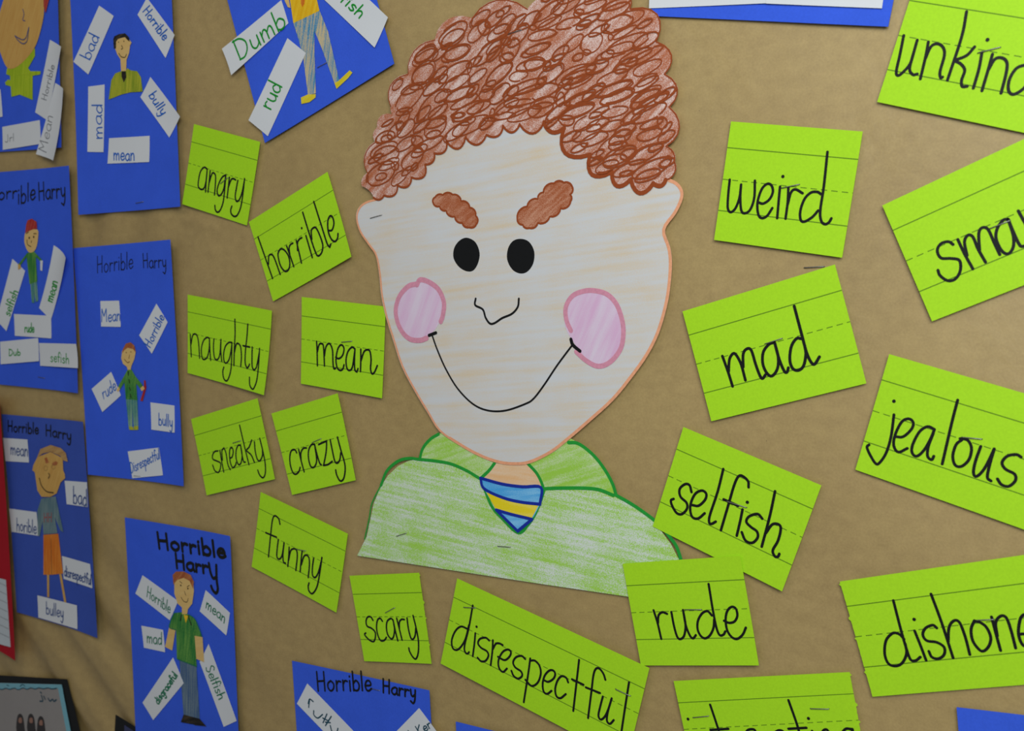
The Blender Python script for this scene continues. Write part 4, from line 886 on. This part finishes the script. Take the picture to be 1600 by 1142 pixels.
# poster at the bottom edge
T8 = (450, 1030, .15)
P = poster('blue poster at the bottom edge below the "scary" card with two slanted slips', M_BLUE, from_top((457, 1032), (671.8, 1078), 236), lifts=(.3, .8, .5, .5), seed=10)
title(P, [('Horrible', (305, 325), (870, 325), (-8, -105), T8), ('Harry', (985, 345), (1330, 400), (0, -75), T8)], M_BLACK, 1.9)
pst(P, (875, 305), (955, 325), T8)
slip(P, [(200, 252), (1000, 1080), (800, 1200), (92, 462)], T8, '', None, None, None, M_TEALINK, 1.3, label='white slip with teal writing',
     strokes=parse('210 460 225 415 262 440|225 415 215 500|268 535 270 580 310 612 360 575|405 570 365 660|362 612 418 640|450 595 390 690|390 655 440 660|440 690 455 745 480 790|520 720 470 900', T8))
slip(P, [(1365, 508), (1640, 880), (1400, 1100), (1090, 790)], T8, 'JoKer', (1270, 850), (1500, 705), (-26, -44), M_TEALINK, 1.1)

# posters of which only a corner shows
poster('blue poster corner peeking in at the bottom edge left of the "disrespectful" card', M_BLUE, from_top((712.9, 1126.9), (773.7, 1142), 236, 155), lifts=(.3, .4, .3, .3), seed=12)
poster('blue poster corner in the bottom right corner below "dishonest"', M_BLUE, from_top((1495, 1104.5), (1600, 1117), 236, 155), lifts=(.3, .4, .3, .3), seed=13)

# ------------------------------------------------------------------ red sheet with lined paper, mounted class photos
def redq(h):
    t, b = W(0, 626, h), W(26, 1031, h); l = W(0, 1018.6, h)
    e = (b[0]-l[0], b[1]-l[1]); k = 0.232/math.hypot(*e); e = (e[0]*k, e[1]*k)
    return [(t[0]-e[0], t[1]-e[1]), t, b, (b[0]-e[0], b[1]-e[1])]
P = poster('red sheet at the left edge with a lined paper glued on it', M_RED, redq, h=1.2, lifts=(0, 1, 2, 2), wavy=.3, seed=14, group=None, bow=8)
root, sh, b = P
s = Sheet.px([(-90, 880), (9, 906), (16.2, 1011), (-78, 985)], [-sh.at(x, y)[1]+.0006 for x, y in ((-90, 880), (9, 906), (16.2, 1011), (-78, 985))], (0, 0, 0, 0))
lp = s.mesh(8, .0002).build('lined_paper', M_LINED, root, b); lp['label'] = 'white lined writing paper'
st = [[(-60, 898+13.2*k-16.5), (9.4+.85*k, 915.5+13.2*k+.25*k)] for k in range(7)]
draw(s, st, PX, .5*MM, off=.0002).build('ruling', M_PENCIL, lp, b)

def photo(label, corners, inner, h=1.2, lifts=(0, 1, 1, 0)):
    P = poster(label, M_BLACKCARD, corners, h=h, lifts=lifts, wavy=.1, seed=20, name='mounted_photo', group='class photos on black card'); P[0]['category'] = 'photo'
    return P
def photoq(h):
    t, r, d = W(0, 1055, h), W(105.8, 1060.8, h), W(125.6, 1142, h)
    l = math.dist(t, r); e = ((r[0]-t[0])/l*.26, (r[1]-t[1])/l*.26); l2 = math.dist(r, d); g = ((d[0]-r[0])/l2*.21, (d[1]-r[1])/l2*.21)
    return [(r[0]-e[0], r[1]-e[1]), r, (r[0]+g[0], r[1]+g[1]), (r[0]-e[0]+g[0], r[1]-e[1]+g[1])]
P = photo('black mounted class photo in the bottom left corner with a light blue border', photoq, None)
root, sh, b = P
T5 = (0, 1040, .15)
ph = bit(P, 'photo_print', '-500 165 640 195 735 680 790 960 -420 930', T5, paper('photo_beige', (150, 142, 138), .4, .4, .05, .02), .6)
bit(P, 'blue_border', '-500 168 640 197 655 260 590 235 540 242 500 232 450 240 405 232 365 242 320 232 280 246 240 232 190 250 150 234 100 246 60 235 20 248 -30 234 -500 220', T5, paper('photo_light_blue', (120, 176, 190), .4, .4, .1, .02), .85, 0, ph)
bit(P, 'blue_border', '640 197 735 680 788 955 745 955 690 680 605 240', T5, MATS['photo_light_blue'], .95, 0, ph)
pen(P, 'border_scallop', '-30 234 20 248 60 235 100 246 150 234 190 250 240 232 280 246 320 232 365 242 405 232 450 240 500 232 540 242 590 235|70 200 90 210|210 215 235 195 260 215', T5, M_TEALINK, 1.1, 1.1, ph)
pen(P, 'printed_letters', '420 275 430 285|430 310 445 365 415 370|500 340 520 368 548 350 560 372 585 355|455 320 470 350', T5, M_TEALINK, 1.6, 1.1, ph)
for cx, cy in ((212, 560), (325, 560), (428, 585)):
    hr_ = bit(P, 'person_print', '%d %d %d %d %d %d %d %d %d %d %d %d' % (cx-38, cy+130, cx-34, cy-20, cx-5, cy-60, cx+28, cy-20, cx+44, cy+100, cx+50, cy+140), T5, paper('photo_dark', (42, 34, 34), .4, .4, .1, .02), .9, 3, ph)
    bit(P, 'person_print', '%d %d %d %d %d %d %d %d' % (cx-18, cy+30, cx-16, cy-12, cx+10, cy-16, cx+14, cy+35), T5, paper('photo_skin', (150, 106, 88), .4, .4, .1, .02), 1.1, 3, ph)
P = photo('black photo mount corner at the bottom edge beside the bold-titled poster', from_top((180.8, 1116.5), (217, 1139), 180, 200), None, h=.7, lifts=(.1, .1, .1, .1))
bit(P, 'photo_print', '1295 618 1700 880 1720 1900 1290 1700', T5, paper('photo_navy', (50, 54, 92), .4, .4, .1, .02), .3)

# loose staple on the brown paper above the mad card
t = tf((1060, 405, .22762)); c = W(*t(930, 55)); kp = Flat(-relief(*c)+.0002); c = kp.at(*t(930, 55))
o = staple(kp, (863, 58), (1000, 50), (1060, 405, .22762), None, c); tag(o, 'bare silver staple in the brown paper above the "mad" card', 'staple')
